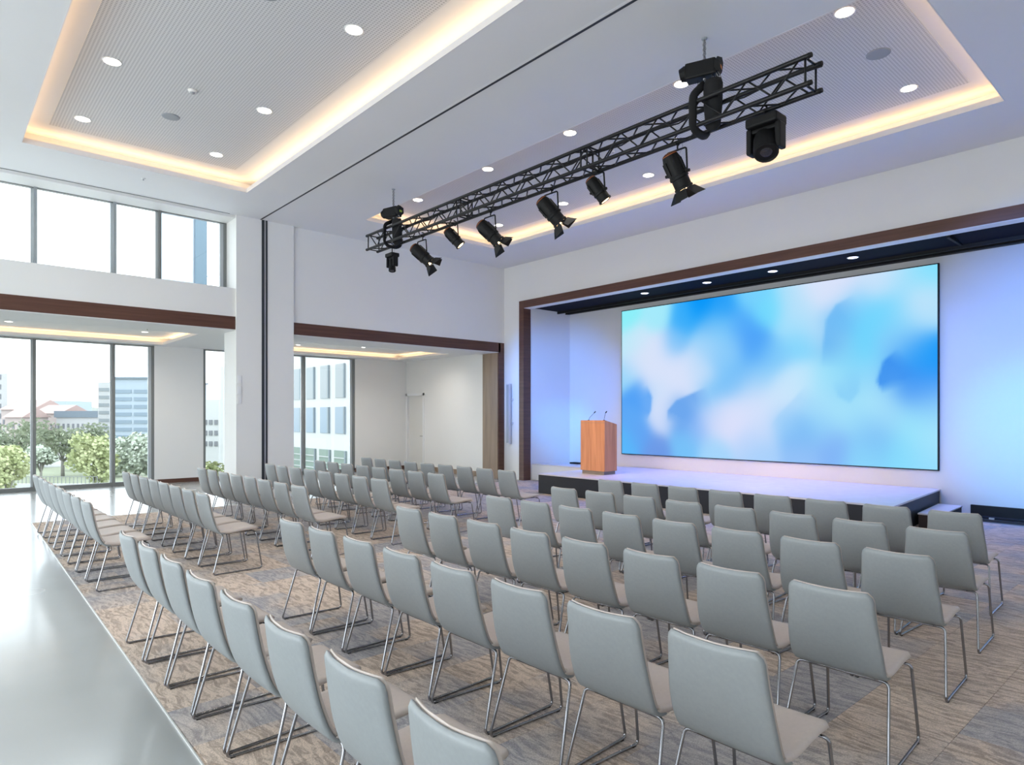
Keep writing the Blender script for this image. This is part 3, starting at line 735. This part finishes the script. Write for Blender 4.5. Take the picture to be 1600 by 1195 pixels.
# ---------------- downlights, ceiling speakers, detectors
def downlight(x, y, z, label, group, r=.095, lens=None, power=POW_DOWN, color=(1, .93, .84), ang=125):
    t = thing('downlight', label, 'downlight', (x, y, z), group=group)
    bm = bmesh.new(); lathe(bm, [(r + .012, 0), (r + .012, -.004), (r, -.006), (r - .006, -.002), (r - .006, 0)], 28); obj('trim_ring', bm, M_plate, t, smooth=True)
    bm = bmesh.new(); lathe(bm, [(r - .008, -.001), (r - .008, -.0045)], 28); obj('lens', bm, lens or M_lens_down, t)
    if power: spot('downlight_beam', (x, y, z - .03), (0, 0, -1), power, color, ang, .9, .08)
    return t
zd = ZT - .006
G1 = 'downlights in the upper left ceiling tray'; G2 = 'downlights in the ceiling tray behind the truss'
for x, y, lab in ((-10.99, 1.67, 'round downlight in upper left tray, near row, second from the camera end'), (-8.98, 1.66, 'round downlight in upper left tray, near row, beside the left tray edge at top'),
                  (-11.05, 3.50, 'round downlight in upper left tray nearest its lower corner'), (-9.02, 3.49, 'round downlight in upper left tray, far row, above the glowing right edge'),
                  (-6.49, 3.49, 'round downlight in upper left tray, far row, near the top of the photo')):
    downlight(x, y, zd, lab, G1)
for x, y, lab in ((-6.5, 1.66, 'round downlight in upper left tray, near row, just above the top edge of the photo'), (-4.2, 3.49, 'round downlight in upper left tray, far row, above the top edge of the photo'), (-4.2, 1.66, 'round downlight in upper left tray, near row, farthest above the photo')): downlight(x, y, zd, lab, G1)
names = ['at far left above the truss end', 'second from the left', 'third from the left', 'fourth from the left by the right hoist', 'large one at top right']
for (x, lab) in zip((-10.75, -8.62, -6.71, -4.78, -2.80), names): downlight(x, 7.15, zd, 'round downlight in tray behind truss, near row, ' + lab, G2)
names = ['leftmost by the tray corner', 'second from the left', 'third from the left', 'hidden behind the lamp', 'rightmost']
for (x, lab) in zip((-10.98, -9.02, -6.97, -4.92, -2.90), names): downlight(x, 9.42, zd, 'round downlight in tray behind truss, far row, ' + lab, G2)
for x, lab in zip((-10.5, -8, -5.5, -3), ('nearest the window wall', 'second from the window wall', 'third from the window wall', 'farthest from the window wall')): downlight(x, -2.9, zd, 'round downlight in the rear tray behind the camera, ' + lab, 'downlights in the rear tray')
for (x, y, lab) in ((-16.55, 1.26, 'small round downlight in the low left bay tray, left one'), (-16.55, 3.70, 'small round downlight in the low left bay tray, right one')):
    downlight(x, y, ZA + .16, lab, 'downlights in the side bay', r=.07, power=POW_ANNEX, ang=150)
for x, y, lab in ((-16.2, 9.0, 'small round downlight in the right bay tray'), (-15.4, 10.3, 'added unseen fill downlight in the right bay tray nearest the end wall'), (-16.8, 7.4, 'added unseen fill downlight in the right bay tray nearest the pier')):
    downlight(x, y, ZA + .16, lab, 'downlights in the side bay', r=.06, power=POW_ANNEX, ang=150)  # the two out-of-view ones are added to brighten the bay
names = ['leftmost', 'second from left', 'third from left', 'fourth from left, largest']
for (x, lab) in zip((-9.07, -7.49, -6.07, -4.61), names):
    downlight(x, 12.12, 4.437, 'bluish round light in the black stage ceiling, ' + lab, 'lights in the stage ceiling', r=.085, lens=M_lens_blue, power=POW_BLUE_DOWN, color=(.13, .2, 1), ang=130)
def ceiling_speaker(x, y, label, r=.115):
    t = thing('ceiling_speaker', label, 'speaker', (x, y, zd), group='round ceiling speakers')
    bm = bmesh.new(); lathe(bm, [(r, 0), (r, -.006), (r - .01, -.008)], 28); obj('rim', bm, M_cone, t, smooth=True)
    bm = bmesh.new(); lathe(bm, [(r - .012, -.006), (r - .012, -.009)], 28); obj('grille', bm, M_cone, t)
ceiling_speaker(-10.08, 2.58, 'round grey ceiling speaker in the upper left tray beside the detector')
ceiling_speaker(-6.50, 2.55, 'round grey ceiling speaker cut by the top edge of the photo')
ceiling_speaker(-2.86, 8.26, 'round grey ceiling speaker at top right near the truss end', .13)
sd = thing('smoke_detector', 'small white smoke detector in the middle of the upper left tray', 'smoke detector', (-9.08, 2.58, zd))
bm = bmesh.new(); lathe(bm, [(.055, 0), (.055, -.012), (.04, -.03)], 20); obj('base', bm, M_plate, sd, smooth=True)
bm = bmesh.new(); lathe(bm, [(.03, -.03), (.028, -.042)], 16); obj('sensor_cap', bm, M_cone, sd, smooth=True)
for (x, y, z, lab) in ((-11.9 - .37, 2.72, ZC, 'tiny white sprinkler head on the ceiling by the high windows'), (-6.72, 8.15, zd, 'tiny sprinkler head in the tray behind the truss'), (-13.97 - .6, 3.3, ZA, 'tiny sprinkler head on the low ceiling of the left bay')):
    s_ = thing('sprinkler', lab, 'sprinkler', (x, y, z))
    bm = bmesh.new(); lathe(bm, [(.035, 0), (.035, -.006), (.01, -.008)], 16); obj('rosette', bm, M_plate, s_, smooth=True)
    bm = bmesh.new(); lathe(bm, [(.008, -.008), (.008, -.03), (.014, -.032)], 10); obj('head', bm, M_alu, s_, smooth=True)

# ---------------- truss
TY0, TY1, TZ0, TZ1, TXA, TXB = 5.99, 6.21, 4.68, 4.93, -10.64, -2.66
tr_ = thing('lighting_truss', 'long black box truss hanging below the ceiling', 'truss')
cr_ = .024
for y in (TY0, TY1):
    for z in (TZ0, TZ1):
        bm = bmesh.new(); cyl(bm, (TXA, y, z), (TXB, y, z), cr_, seg=12); ch = obj('chord', bm, M_blackmet, tr_, smooth=False); autosmooth(ch)
        for p in ch.data.polygons: p.use_smooth = True
        for xe, s in ((TXA, -1), (TXB, 1)):
            bm = bmesh.new(); cyl(bm, (xe, y, z), (xe + s * .03, y, z), cr_ + .002, cr_ - .002, 12); obj('end_ferrule', bm, M_black, ch, smooth=False)
nb = 30; step = (TXB - TXA - .16) / nb
def brace_mesh(a, b): bm = bmesh.new(); cyl(bm, a, b, .0095, seg=6); return bm
protos = {}
faces = [('n', (TY0, TZ0), (TY0, TZ1)), ('f', (TY1, TZ0), (TY1, TZ1)), ('t', (TY0, TZ1), (TY1, TZ1)), ('b', (TY0, TZ0), (TY1, TZ0))]
for nm, A, B in faces:
    for k in range(nb):
        up = (k + (nm in 'fb')) % 2
        a_, b_ = (A, B) if up else (B, A)
        key = (nm, up)
        if key not in protos:
            o = obj('brace', brace_mesh((0, a_[0], a_[1]), (step, b_[0], b_[1])), M_blackmet, tr_, smooth=True); protos[key] = o
        else:
            o = protos[key].copy(); COL.objects.link(o)
        o.location.x = TXA + .08 + k * step
for x in (TXA + .03, TXA + 2.68, TXA + 2.78, TXB - 2.78, TXB - 2.68, TXB - .03):
    bm = bmesh.new()
    for A, B in ((faces[0][1], faces[0][2]), (faces[1][1], faces[1][2]), (faces[2][1], faces[2][2]), (faces[3][1], faces[3][2])):
        cyl(bm, (x, A[0], A[1]), (x, B[0], B[1]), .011, seg=6)
    obj('end_frame', bm, M_blackmet, tr_, smooth=True)
TYM = (TY0 + TY1) / 2
cb = bmesh.new(); pts = [(TXA + .5 + k * .26, TY1 - .06 + .015 * math.sin(k * 1.7), TZ1 - .03 - .018 * (k % 3)) for k in range(30)]
tube(cb, pts, .008, 6); o = obj('power_cable', cb, M_blackfab, smooth=True); tag(o, 'thin black power cable running inside the truss', 'cable')

# ---------------- chain hoists with bags and slings
def hoist(x, zb, label, rotz, mark, big):
    t = thing('chain_hoist', label, 'hoist', (x, TYM, 0), group='chain hoists above the truss')
    body = bmesh.new(); T = Matrix.Rotation(rotz, 4, 'Z')
    bx(body, -.19, .13, -.08, .08, zb - .045, zb + .125, T=T)
    obj('motor_body', body, M_black, t, bevel=.02)
    bm = bmesh.new(); cyl(bm, T @ Vector((-.19, 0, zb + .05)), T @ Vector((-.25, 0, zb + .04)), .082, .065, 18); obj('end_cover', bm, M_black, t)
    bm = bmesh.new(); cyl(bm, T @ Vector((.12, 0, zb + .05)), T @ Vector((.17, 0, zb + .04)), .10, .085, 6); obj('gear_cover', bm, M_black, t)
    obj('label_patch', BX(.171, .173, -.03, .03, zb + .02, zb + .08, T=T), mark, t)
    obj('side_stripe', BX(-.1, .05, -.0765, -.0755, zb + .06, zb + .068, T=T), M_chain_tag, t)
    bm = bmesh.new(); n = int((ZC - zb - .12) / .026)
    for k in range(n):
        z = zb + .12 + .026 * (k + .5)
        pts = [(math.cos(q) * .016, 0, z + math.sin(q) * .019) if k % 2 else (0, math.cos(q) * .016, z + math.sin(q) * .019) for q in [2 * PI * i / 8 for i in range(9)]]
        tube(bm, pts, .0065, 5)
    obj('load_chain', bm, M_steel, t, smooth=True)
    bm = bmesh.new(); lathe(bm, [(.03, ZC), (.03, ZC - .012), (.012, ZC - .02)], 14); obj('ceiling_anchor', bm, M_cone, t)
    bm = bmesh.new(); cyl(bm, (0, 0, zb - .02), (0, 0, zb - .06), .014, seg=8)
    tube(bm, fillet([(0, 0, zb - .06), (.03, 0, zb - .09), (0, 0, zb - .12), (-.02, 0, zb - .105)], .02), .009, 6); obj('hook', bm, M_steel, t, smooth=True)
    bm = bmesh.new()
    for dx in (-.06, .11): tube(bm, [(dx, -.02, zb - .02), (dx * 1.2, -.03, TZ0 + .12)], .003, 5)
    obj('control_cable', bm, M_blackfab, t, smooth=True)
    # chain bag
    bg_ = thing('chain_bag', 'black canvas chain bag hanging in the truss under the ' + big, 'chain bag', (x, TYM, 0), group='chain bags')
    bm = bmesh.new()
    zt_, zl = zb - .10, TZ0 - .06
    prof = [(.09, zt_), (.105, zt_ - .05), (.10, (zt_ + zl) / 2), (.08, zl + .04), (.03, zl)]
    lathe(bm, prof, 16, Matrix.Translation((.10, .0, 0)))
    for v in bm.verts: v.co.y = .02 + (v.co.y - .02) * .75
    obj('bag_body', bm, M_blackfab, bg_, smooth=True)
    bm = bmesh.new()
    for k in range(5): tube(bm, [(.13 + .06 * math.cos(k * 1.26), .02 + .05 * math.sin(k * 1.26), zt_ - .005), (.12 + .03 * math.cos(k * 1.26), .01, zb - .022)], .004, 5)
    obj('bag_straps', bm, M_steel, bg_)
    # sling round the truss
    sl = thing('round_sling', 'black lifting sling wrapped round the truss under the ' + big, 'sling', (x, TYM, 0), group='lifting slings')
    bm = bmesh.new(); yy = (TY1 - TY0) / 2 + .045
    for dx in (-.04,):
        pts = fillet([(0, 0, zb - .10), (dx, -yy, TZ1 + .05), (dx, -yy, TZ0 - .01), (dx, -yy * .5, TZ0 - .06), (dx, yy * .5, TZ0 - .06), (dx, yy, TZ0 - .01), (dx, yy, TZ1 + .05), (0, 0, zb - .10)], .06, 4)
        tube(bm, pts, .042, 8, flat=.5)
    obj('strap', bm, M_blackfab, sl, smooth=True)
hoist(-9.93, 5.17, 'black chain hoist at the left end of the truss', .25, M_green, 'left hoist')
hoist(-3.80, 5.24, 'black chain hoist at the right end of the truss', .35, M_orange, 'right hoist')

# ---------------- stage lamps on the truss
def frame_from(d):
    z = Vector(d).normalized(); x = Vector((1, 0, 0)) - z * z.x; x.normalize(); y = z.cross(x)
    m_ = Matrix((x, y, z)).transposed().to_4x4(); return m_
def clamp(t, z_c, zt):
    """hook clamp on the far lower chord, coordinates local to the lamp"""
    yb = TY1 - .11
    bm = bmesh.new()
    pts = [(0, cr_ * 1.5 * math.sin(q), z_c + cr_ * 1.5 * math.cos(q)) for q in [PI * 1.45 - PI * 1.6 * i / 10 for i in range(11)]]
    tube(bm, pts, .009, 6); cyl(bm, (0, 0, z_c - cr_ * 1.4), (0, 0, zt), .009, seg=8)
    obj('hook_clamp', bm, M_black, t, smooth=True)
    bm = bmesh.new(); tube(bm, fillet([(.03, .02, z_c + .03), (.06, .02, z_c - .07), (.02, .01, zt - .03)], .05), .0025, 5); obj('safety_cable', bm, M_steel, t, smooth=True)
def fresnel(x, zc, d, label, barn, scale=1.16, power=POW_STAGE_SPOT, target=None):
    t = thing('stage_spotlight', label, 'spotlight', (x, TY1 - .02, zc), group='spotlights hanging from the truss')
    T = frame_from(d); S = Matrix.Scale(scale, 4); T = T @ S
    r = .085
    bm = bmesh.new()
    lathe(bm, [(.045, -.205), (.07, -.19), (r - .004, -.15), (r, -.14), (r, .02), (r + .006, .025), (r + .006, .05), (r - .004, .055), (r - .004, .13), (r + .004, .135), (r + .004, .155), (r - .012, .158), (r - .016, .14)], 24, T)
    o = obj('housing', bm, M_black, t, smooth=True); autosmooth(o, .5)
    bm = bmesh.new()
    for k in range(7):
        a0 = k * 2 * PI / 7; bx(bm, (r + .002) * .98, r + .010, -.008, .008, -.13, .0, T=T @ Matrix.Rotation(a0, 4, 'Z'))
    obj('cooling_fins', bm, M_black, t)
    bm = bmesh.new(); lathe(bm, [(.055, -.2), (.072, -.186), (.074, -.180)], 24, T); obj('vent_glow_ring', bm, mat('hot_vent', (.25, .07, .02), .4, emit=(1, .32, .06), estr=.08), t, smooth=True)
    bm = bmesh.new(); lathe(bm, [(r - .018, .138), (r - .03, .152), (.02, .158)], 24, T); obj('lens', bm, M_lens_warm, t, smooth=True)
    # yoke
    bm = bmesh.new(); yk = (r + .022) * scale; zt = .215 * scale
    tube(bm, fillet([(-yk, 0, 0), (-yk, -.02, zt), (yk, -.02, zt), (yk, 0, 0)], .025, 4), .010, 8, flat=1.0); obj('yoke', bm, M_black, t, smooth=True)
    for s in (-1, 1):
        bm = bmesh.new(); cyl(bm, (s * (yk - .02), 0, 0), (s * (yk + .028), 0, 0), .017, seg=10); obj('yoke_knob', bm, M_black, t)
    clamp(t, TZ0 - zc, zt)
    if barn:
        for k in range(4):
            fold = (math.radians(38), math.radians(30), math.radians(42), math.radians(34))[k]
            Q = T @ Matrix.Rotation(k * PI / 2, 4, 'Z') @ Matrix.Translation((r - .012, 0, .16)) @ Matrix(((math.sin(fold), 0, math.cos(fold), 0), (0, 1, 0, 0), (math.cos(fold), 0, -math.sin(fold), 0), (0, 0, 0, 1)))
            bm = bmesh.new()
            pts = [(0, -.07), (0, .07), (.115, .092), (.115, -.092)] if k % 2 == 0 else [(0, -.06), (0, .06), (.10, .075), (.10, -.075)]
            a_ = [bm.verts.new(Q @ Vector((p[0], p[1], -.0015))) for p in pts]; b_ = [bm.verts.new(Q @ Vector((p[0], p[1], .0015))) for p in pts]
            bm.faces.new(a_[::-1]); bm.faces.new(b_)
            for i in range(4): bm.faces.new((a_[i], a_[(i + 1) % 4], b_[(i + 1) % 4], b_[i]))
            obj('barn_door', bm, M_black, t)
    tg = Vector(target) if target else Vector((x, 12, 1))
    p = Vector((x, TY1 - .02, zc)) + Vector(d).normalized() * .42 * scale
    spot('spot_beam', p, tg - p, power, (1, .62, .36), 38, .9, .06)
    return t
DG = (0.10, .74, -.66)
fresnel(-9.16, 4.33, (.55, .50, -.67), 'black stage spotlight with barn doors, first of these from the left, under the hoist', True, target=(-9.3, 10.7, 1.1))
fresnel(-8.28, 4.44, (.45, .50, -.74), 'small black spotlight without barn doors left of the truss middle', False, .95, target=(-9.0, 12.8, .7), power=POW_STAGE_SPOT * .8)
fresnel(-7.40, 4.33, (.50, .50, -.70), 'black stage spotlight with barn doors left of the truss middle', True, target=(-7.6, 12.8, .4))
fresnel(-6.14, 4.35, (.42, .50, -.75), 'black stage spotlight with barn doors right of the truss middle', True, target=(-6.2, 12.8, .4))
fresnel(-5.33, 4.43, (.38, .45, -.80), 'small black spotlight without barn doors right of the truss middle', False, .95, target=(-5.0, 12.8, .4), power=POW_STAGE_SPOT * .8)
fresnel(-4.19, 4.33, (.20, .42, -.88), 'largest black stage spotlight with barn doors, nearest the right hoist', True, target=(-5.2, 12.0, .4))
def moving_head(x, zc, d, label, s=1.0, long_=False):
    t = thing('moving_head_light', label, 'moving light', (x, TY1 - .02, zc), group='moving head lights on the truss')
    zb = .13 * s
    bm = bmesh.new(); bx(bm, -.14 * s, .14 * s, -.10 * s, .10 * s, zb, zb + .085 * s); obj('base_housing', bm, M_black, t, bevel=.018 * s)
    for q in (-1, 1):
        bm = bmesh.new(); bx(bm, q * .128 * s - .024 * s, q * .128 * s + .024 * s, -.06 * s, .06 * s, -.08 * s, zb + .01); obj('yoke_arm', bm, M_black, t, bevel=.015 * s)
    bm = bmesh.new(); bx(bm, -.12 * s, .12 * s, -.04 * s, .04 * s, zb - .035 * s, zb); obj('yoke_bridge', bm, M_black, t, bevel=.01 * s)
    T = frame_from(d) @ Matrix.Scale(s, 4)
    bm = bmesh.new()
    prof = [(.04, -.13), (.08, -.11), (.098, -.05), (.104, .05), (.10, .125), (.09, .13), (.08, .12)] if not long_ else [(.03, -.18), (.055, -.16), (.062, -.05), (.062, .06), (.075, .09), (.078, .18), (.070, .185), (.065, .17)]
    lathe(bm, prof, 22, T); o = obj('lamp_head', bm, M_black, t, smooth=True); autosmooth(o, .6)
    bm = bmesh.new(); lathe(bm, [(.068, .112 if not long_ else .168), (.04, .124 if not long_ else .18), (.01, .128 if not long_ else .184)], 22, T)
    obj('lens', bm, mat('dark_lens', (.02, .02, .03), .05, spec=.8), t, smooth=True)
    for q in (-.06, .06):
        pass
    clamp(t, TZ0 - zc, zb + .075 * s)
    return t
moving_head(-10.12, 4.37, (.25, -.15, -.95), 'small black moving head light hanging at the left end of the truss', .82, True)
moving_head(-3.17, 4.35, (.25, -.42, -.87), 'large black moving head light hanging near the right end of the truss', 1.16)

# ---------------- blue wash beams of the two moving heads on the truss
def wash(name, p, q, power, color, ang):
    spot(name, p, Vector(q) - Vector(p), power, color, ang, 1, .06)
wash('blue_wash_left', (-10.05, 6.35, 4.12), (-12.0, 12.4, 2.3), POW_WASH * .8, (.05, .27, 1), 38)
wash('cyan_wash_left', (-10.05, 6.35, 4.12), (-11.9, 12.6, 1.25), POW_WASH * .42, (.10, .60, 1), 17)
wash('blue_wash_right', (-3.1, 6.35, 4.12), (-1.7, 12.8, 2.2), POW_WASH * .9, (.05, .27, 1), 50)
wash('cyan_wash_right', (-3.1, 6.35, 4.12), (-2.05, 12.8, 1.25), POW_WASH * .5, (.10, .60, 1), 26)

# ------------------------------------------------------------------ outdoors
GZ = -8.5
M_lawn = noisy('park_grass', (.20, .22, .15), (.24, .26, .18), (.2, .2, .2), .9)
M_pave = noisy('pale_paving', (.27, .27, .27), (.31, .31, .30), (.1, .1, .1), .8)
struct('ground_outside', BX(-420, XF - .3, -150, 260, GZ - .5, GZ), M_pave, 'pale paved square and street below the windows', 'ground')
def out(u, d):   # ground position at distance d along the view ray of column u
    t = (u - 800) / 1027.47; return ((.66626 * t - .74572) * d, (.74572 * t + .66626) * d)
def zat(v, d): return 1.65 + (651 - v) / 1027.47 * d
def building(name, u0, u1, vtop, d, depth, cols, label, wall, win, rows, zrow0, zrowh, wh, ww=.6, roof=None, roofh=0, sill=False, band=None):
    (xa, ya), (xb, yb) = out(u0, d), out(u1, d)
    ang = math.atan2(yb - ya, xb - xa); ln = math.hypot(xb - xa, yb - ya); zt = zat(vtop, d)
    t = thing(name, label, 'building', (xa, ya, 0), (0, 0, ang))
    obj('wall', BX(0, ln, 0, depth, GZ, zt), wall, t)
    if cols:
        pw = ln / cols; idx = 0; first = None
        for r_ in range(rows):
            for c_ in range(cols):
                z = zrow0 + r_ * zrowh
                if z + wh > zt: continue
                if first is None:
                    first = obj('window', BX(-pw * ww / 2, pw * ww / 2, -.12, .02, 0, wh), win, t); o = first
                else: o = first.copy(); COL.objects.link(o)
                o.location = (pw * (c_ + .5), 0, z); idx += 1
    if roof:
        bm = bmesh.new()
        if roofh > 0: prism_x(bm, [(-.6, zt), (depth + .6, zt), (depth / 2, zt + roofh)], -.5, ln + .5)
        else: bx(bm, -.4, ln + .4, -.4, depth + .4, zt, zt - roofh)
        obj('roof', bm, roof, t)
    return t
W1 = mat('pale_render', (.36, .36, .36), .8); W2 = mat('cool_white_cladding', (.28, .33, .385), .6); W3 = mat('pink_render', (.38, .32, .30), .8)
W4 = mat('white_facade', (.40, .405, .41), .7); G_ = mat('blue_grey_glazing', (.15, .20, .25), .3); G2_ = mat('pale_glazing', (.17, .19, .20), .3); G3_ = mat('green_glazing', (.12, .17, .145), .3)
RR = mat('haze_paled_red_tiles', (.33, .235, .215), .8); RB = mat('blue_grey_roof', (.12, .15, .18), .6); WD = mat('far_window', (.13, .135, .15), .4)  # roof red paled to carry haze and overexposure
building('town_house', -30, 4, 583, 210, 2, 3, 'tall pale building cut by the left edge of the photo', W1, WD, 8, -2, 3.1, 1.6)
building('town_house', 2, 50, 640, 200, 15, 6, 'pink house with red tiled roof, left of the first mullion', W3, WD, 2, -3.2, 2.6, 1.4, .35, RR, 3.2)
building('town_house', 8, 34, 652, 175, 10, 3, 'small pink house with gabled red roof behind the bright tree', W3, WD, 2, -4.4, 2.8, 1.4, .35, RR, 2.6)
building('town_house', 52, 92, 646, 190, 14, 5, 'pink building with wide red roof right of the first mullion', W3, WD, 2, -4.5, 2.6, 1.4, .35, RR, 2.6)
building('office_block', 88, 156, 652, 185, 16, 9, 'long white building with blue-grey flat roof behind the park trees', W1, WD, 3, -7.5, 2.9, 1.4, .4, RB, -1.8)
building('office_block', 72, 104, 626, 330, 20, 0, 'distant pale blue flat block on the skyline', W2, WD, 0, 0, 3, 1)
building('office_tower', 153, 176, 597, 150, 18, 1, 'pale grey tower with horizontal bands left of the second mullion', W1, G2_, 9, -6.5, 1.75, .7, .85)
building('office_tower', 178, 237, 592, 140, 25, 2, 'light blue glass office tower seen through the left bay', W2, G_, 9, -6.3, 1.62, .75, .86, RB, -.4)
building('office_block', 300, 342, 624, 95, 15, 5, 'white office block with rows of square windows seen beside the pier', W4, WD, 3, -2.6, 1.55, .7, .6)
building('slab_tower', 344, 362, 572, 80, 10, 0, 'tall plain white slab seen at the edge of the pier', W4, WD, 0, 0, 3, 1)
# white office wing parallel to the stage wall
wg = thing('office_wing', 'white office wing with tall glazed windows outside the right bay', 'building')
YWG = 22.0
obj('wall', BX(-67.5, -41.5, YWG, YWG + 12, GZ, 6.6), W4, wg)
fr = None
for c_ in range(10):
    for (z0, z1, mt, sp, ww) in ((3.0, 5.4, G2_, 0, 1.35), (.45, 2.35, G_, 0, 1.4), (-3.1, -.75, G3_, 0, 1.7)):
        x = -42.85 - c_ * 2.4
        wn = obj('window', BX(x - ww * .55, x + ww * .55, YWG - .05, YWG + .02, z0, z1), mt, wg)
        obj('mullion', BX(x + ww * .45, x + ww * .55, YWG - .15, YWG - .05, z0, z1), mat('wing_mullion', (.14, .17, .19), .5), wn)
        if z0 < 0:
            for kk in range(4): obj('transom', BX(x - ww * .55, x + ww * .55, YWG - .12, YWG - .05, z0 + .45 * (kk + 1), z0 + .45 * (kk + 1) + .05), W4, wn)
# rooftop enclosure above the bay
rg = thing('roof_enclosure', 'pale glazed rooftop enclosure with slate blue post outside the high windows', 'glazed enclosure')
obj('glass_screen', BX(-16.52, -16.50, 3.95, 4.735, 3.95, 7.6), M_frost, rg)
obj('post', BX(-16.6, -16.45, 4.735, 5.0, 3.95, 7.6), M_slate, rg)
rl = thing('roof_handrail', 'thin grey handrail on the roof beyond the slate post', 'railing')
for y in (5.3, 5.42):
    obj('baluster', BX(-16.5, -16.48, y, y + .02, 3.95, 5.05), M_frame_l, rl)
bm = bmesh.new(); tube(bm, [(-16.5, 4.98, 4.98), (-16.5, 5.5, 5.12)], .02, 6); obj('handrail', bm, M_frame_l, rl)

# trees
def leaf_mat(name, c0, c1):
    m_ = mat(name, c0, .8); b = m_.node_tree.nodes['Principled BSDF']
    t = N(m_, 'ShaderNodeTexCoord'); n = N(m_, 'ShaderNodeTexNoise'); n.inputs['Scale'].default_value = .8; n.inputs['Detail'].default_value = 3
    L(m_, t.outputs['Object'], n.inputs['Vector']); r = ramp(m_, [(.35, c0), (.65, c1)]); L(m_, n.outputs[0], r.inputs[0]); L(m_, r.outputs[0], b.inputs['Base Color'])
    return m_
LV = [leaf_mat('bright_leaves', (.33, .37, .18), (.46, .48, .28)), leaf_mat('grey_green_leaves', (.28, .32, .24), (.38, .41, .31)), leaf_mat('pale_green_leaves', (.33, .37, .30), (.42, .46, .38))]  # greens lightened and greyed in colour for haze and overexposure
M_bark = mat('pale_bark', (.24, .23, .21), .8)
def tree(u, d, vtop, vbot, wpx, lm, label, n=2600, bare=False):
    x, y = out(u, d); t = thing('park_tree', label, 'tree', (x, y, GZ), (0, 0, R.random() * 6))
    zt = zat(vtop, d) - GZ; zb = zat(vbot, d) - GZ; w_ = wpx / 1027.47 * d / 2 * 1.15
    rr = random.Random(int(u * 7 + d)); h = zt - zb; bm = bmesh.new()
    cl = []
    for k in range(24):
        a_ = rr.random() * 2 * PI; rad = math.sqrt(rr.random()) * w_ * .95; zz = zb + h * (.12 + .72 * rr.random())
        shr = 1 - .55 * abs((zz - zb) / h - .45)
        cl.append((rad * math.cos(a_) * shr, rad * math.sin(a_) * shr, zz, w_ * rr.uniform(.30, .52)))
    s_ = .0028 * d
    for k in range(n):
        cx, cy, cz, cr2 = cl[k % 24]; v = Vector((rr.gauss(0, 1), rr.gauss(0, 1), rr.gauss(0, 1))).normalized() * cr2 * rr.uniform(.6 if not bare else .3, 1.05)
        p = Vector((cx, cy, min(zt, max(zb * .9, cz + v.z * h / (2.2 * w_ + .01))))) + Vector((v.x, v.y, 0))
        a_ = Vector((rr.gauss(0, 1), rr.gauss(0, 1), rr.gauss(0, 1))).normalized() * s_; b_ = a_.orthogonal().normalized() * s_ * .8
        bm.faces.new([bm.verts.new(p + a_), bm.verts.new(p + b_), bm.verts.new(p - a_), bm.verts.new(p - b_)])
    obj('foliage', bm, lm, t, kind='stuff')
    bm = bmesh.new(); tr_r = .022 * h + .08
    cyl(bm, (0, 0, 0), (0, 0, zb + h * .25), tr_r * 1.3, tr_r * .8, 8)
    for k in range(9):
        cx, cy, cz, _ = cl[k]; cyl(bm, (0, 0, zb * .6 + h * .05), (cx * .9, cy * .9, cz), tr_r * .5, tr_r * .12, 6)
    obj('trunk', bm, M_bark, t, smooth=True)
tree(6, 46, 697, 776, 62, LV[0], 'bright yellow-green tree at the lower left corner of the bay window', 3000)
tree(98, 112, 648, 712, 100, LV[1], 'large open grey-green park tree right of the first mullion', 3000, True)
tree(28, 130, 664, 722, 90, LV[1], 'rounded dark grey-green tree behind the bright one at left')
tree(64, 100, 694, 732, 34, LV[2], 'small round pale tree just right of the first mullion', 1200)
tree(152, 84, 671, 752, 56, LV[0], 'yellow-green tree left of the second mullion', 2600)
tree(196, 112, 684, 740, 50, LV[1], 'grey-green tree right of the second mullion')
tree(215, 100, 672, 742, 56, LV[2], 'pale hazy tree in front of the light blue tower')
tree(132, 125, 686, 728, 40, LV[2], 'small pale tree behind the yellow-green one', 1300)
tree(330, 60, 722, 760, 40, LV[0], 'low leafy tree at the foot of the window beside the pier', 1300)
struct('lawn', BX(-160, -40, -40, 36, GZ, GZ + .04), M_lawn, 'green lawn of the park below the windows', 'lawn')
# low terrace wall and railing outside
x0, y0 = out(20, 78); x1, y1 = out(150, 78)
ang = math.atan2(y1 - y0, x1 - x0); ln = math.hypot(x1 - x0, y1 - y0)
lw = thing('terrace_wall', 'long low white terrace wall with dark railing below the park trees', 'wall', (x0, y0, GZ), (0, 0, ang))
obj('wall_body', BX(0, ln, 0, .5, 0, 2.2), W4, lw); bm = bmesh.new()
bx(bm, 0, ln, .2, .26, 3.0, 3.06)
for k in range(22): bx(bm, k * ln / 21 - .03, k * ln / 21 + .03, .2, .26, 2.2, 3.0)
obj('railing', bm, M_frame, lw)
# distant hills
bm = bmesh.new(); n = 60; top = []; 
for k in range(n + 1):
    u = -120 + k * 11; x, y = out(u, 420); top.append((x, y, zat(640 + 4 * math.sin(k * .45) + 2 * math.sin(k * 1.3), 420)))
for (a_, b_) in zip(top, top[1:]):
    x2, y2 = a_[0] * 1.12, a_[1] * 1.12; x3, y3 = b_[0] * 1.12, b_[1] * 1.12
    q = [bm.verts.new(v) for v in ((a_[0], a_[1], GZ), (b_[0], b_[1], GZ), b_, a_, (x2, y2, GZ), (x3, y3, GZ))]
    bm.faces.new((q[0], q[1], q[2], q[3])); bm.faces.new((q[3], q[2], q[5], q[4]))
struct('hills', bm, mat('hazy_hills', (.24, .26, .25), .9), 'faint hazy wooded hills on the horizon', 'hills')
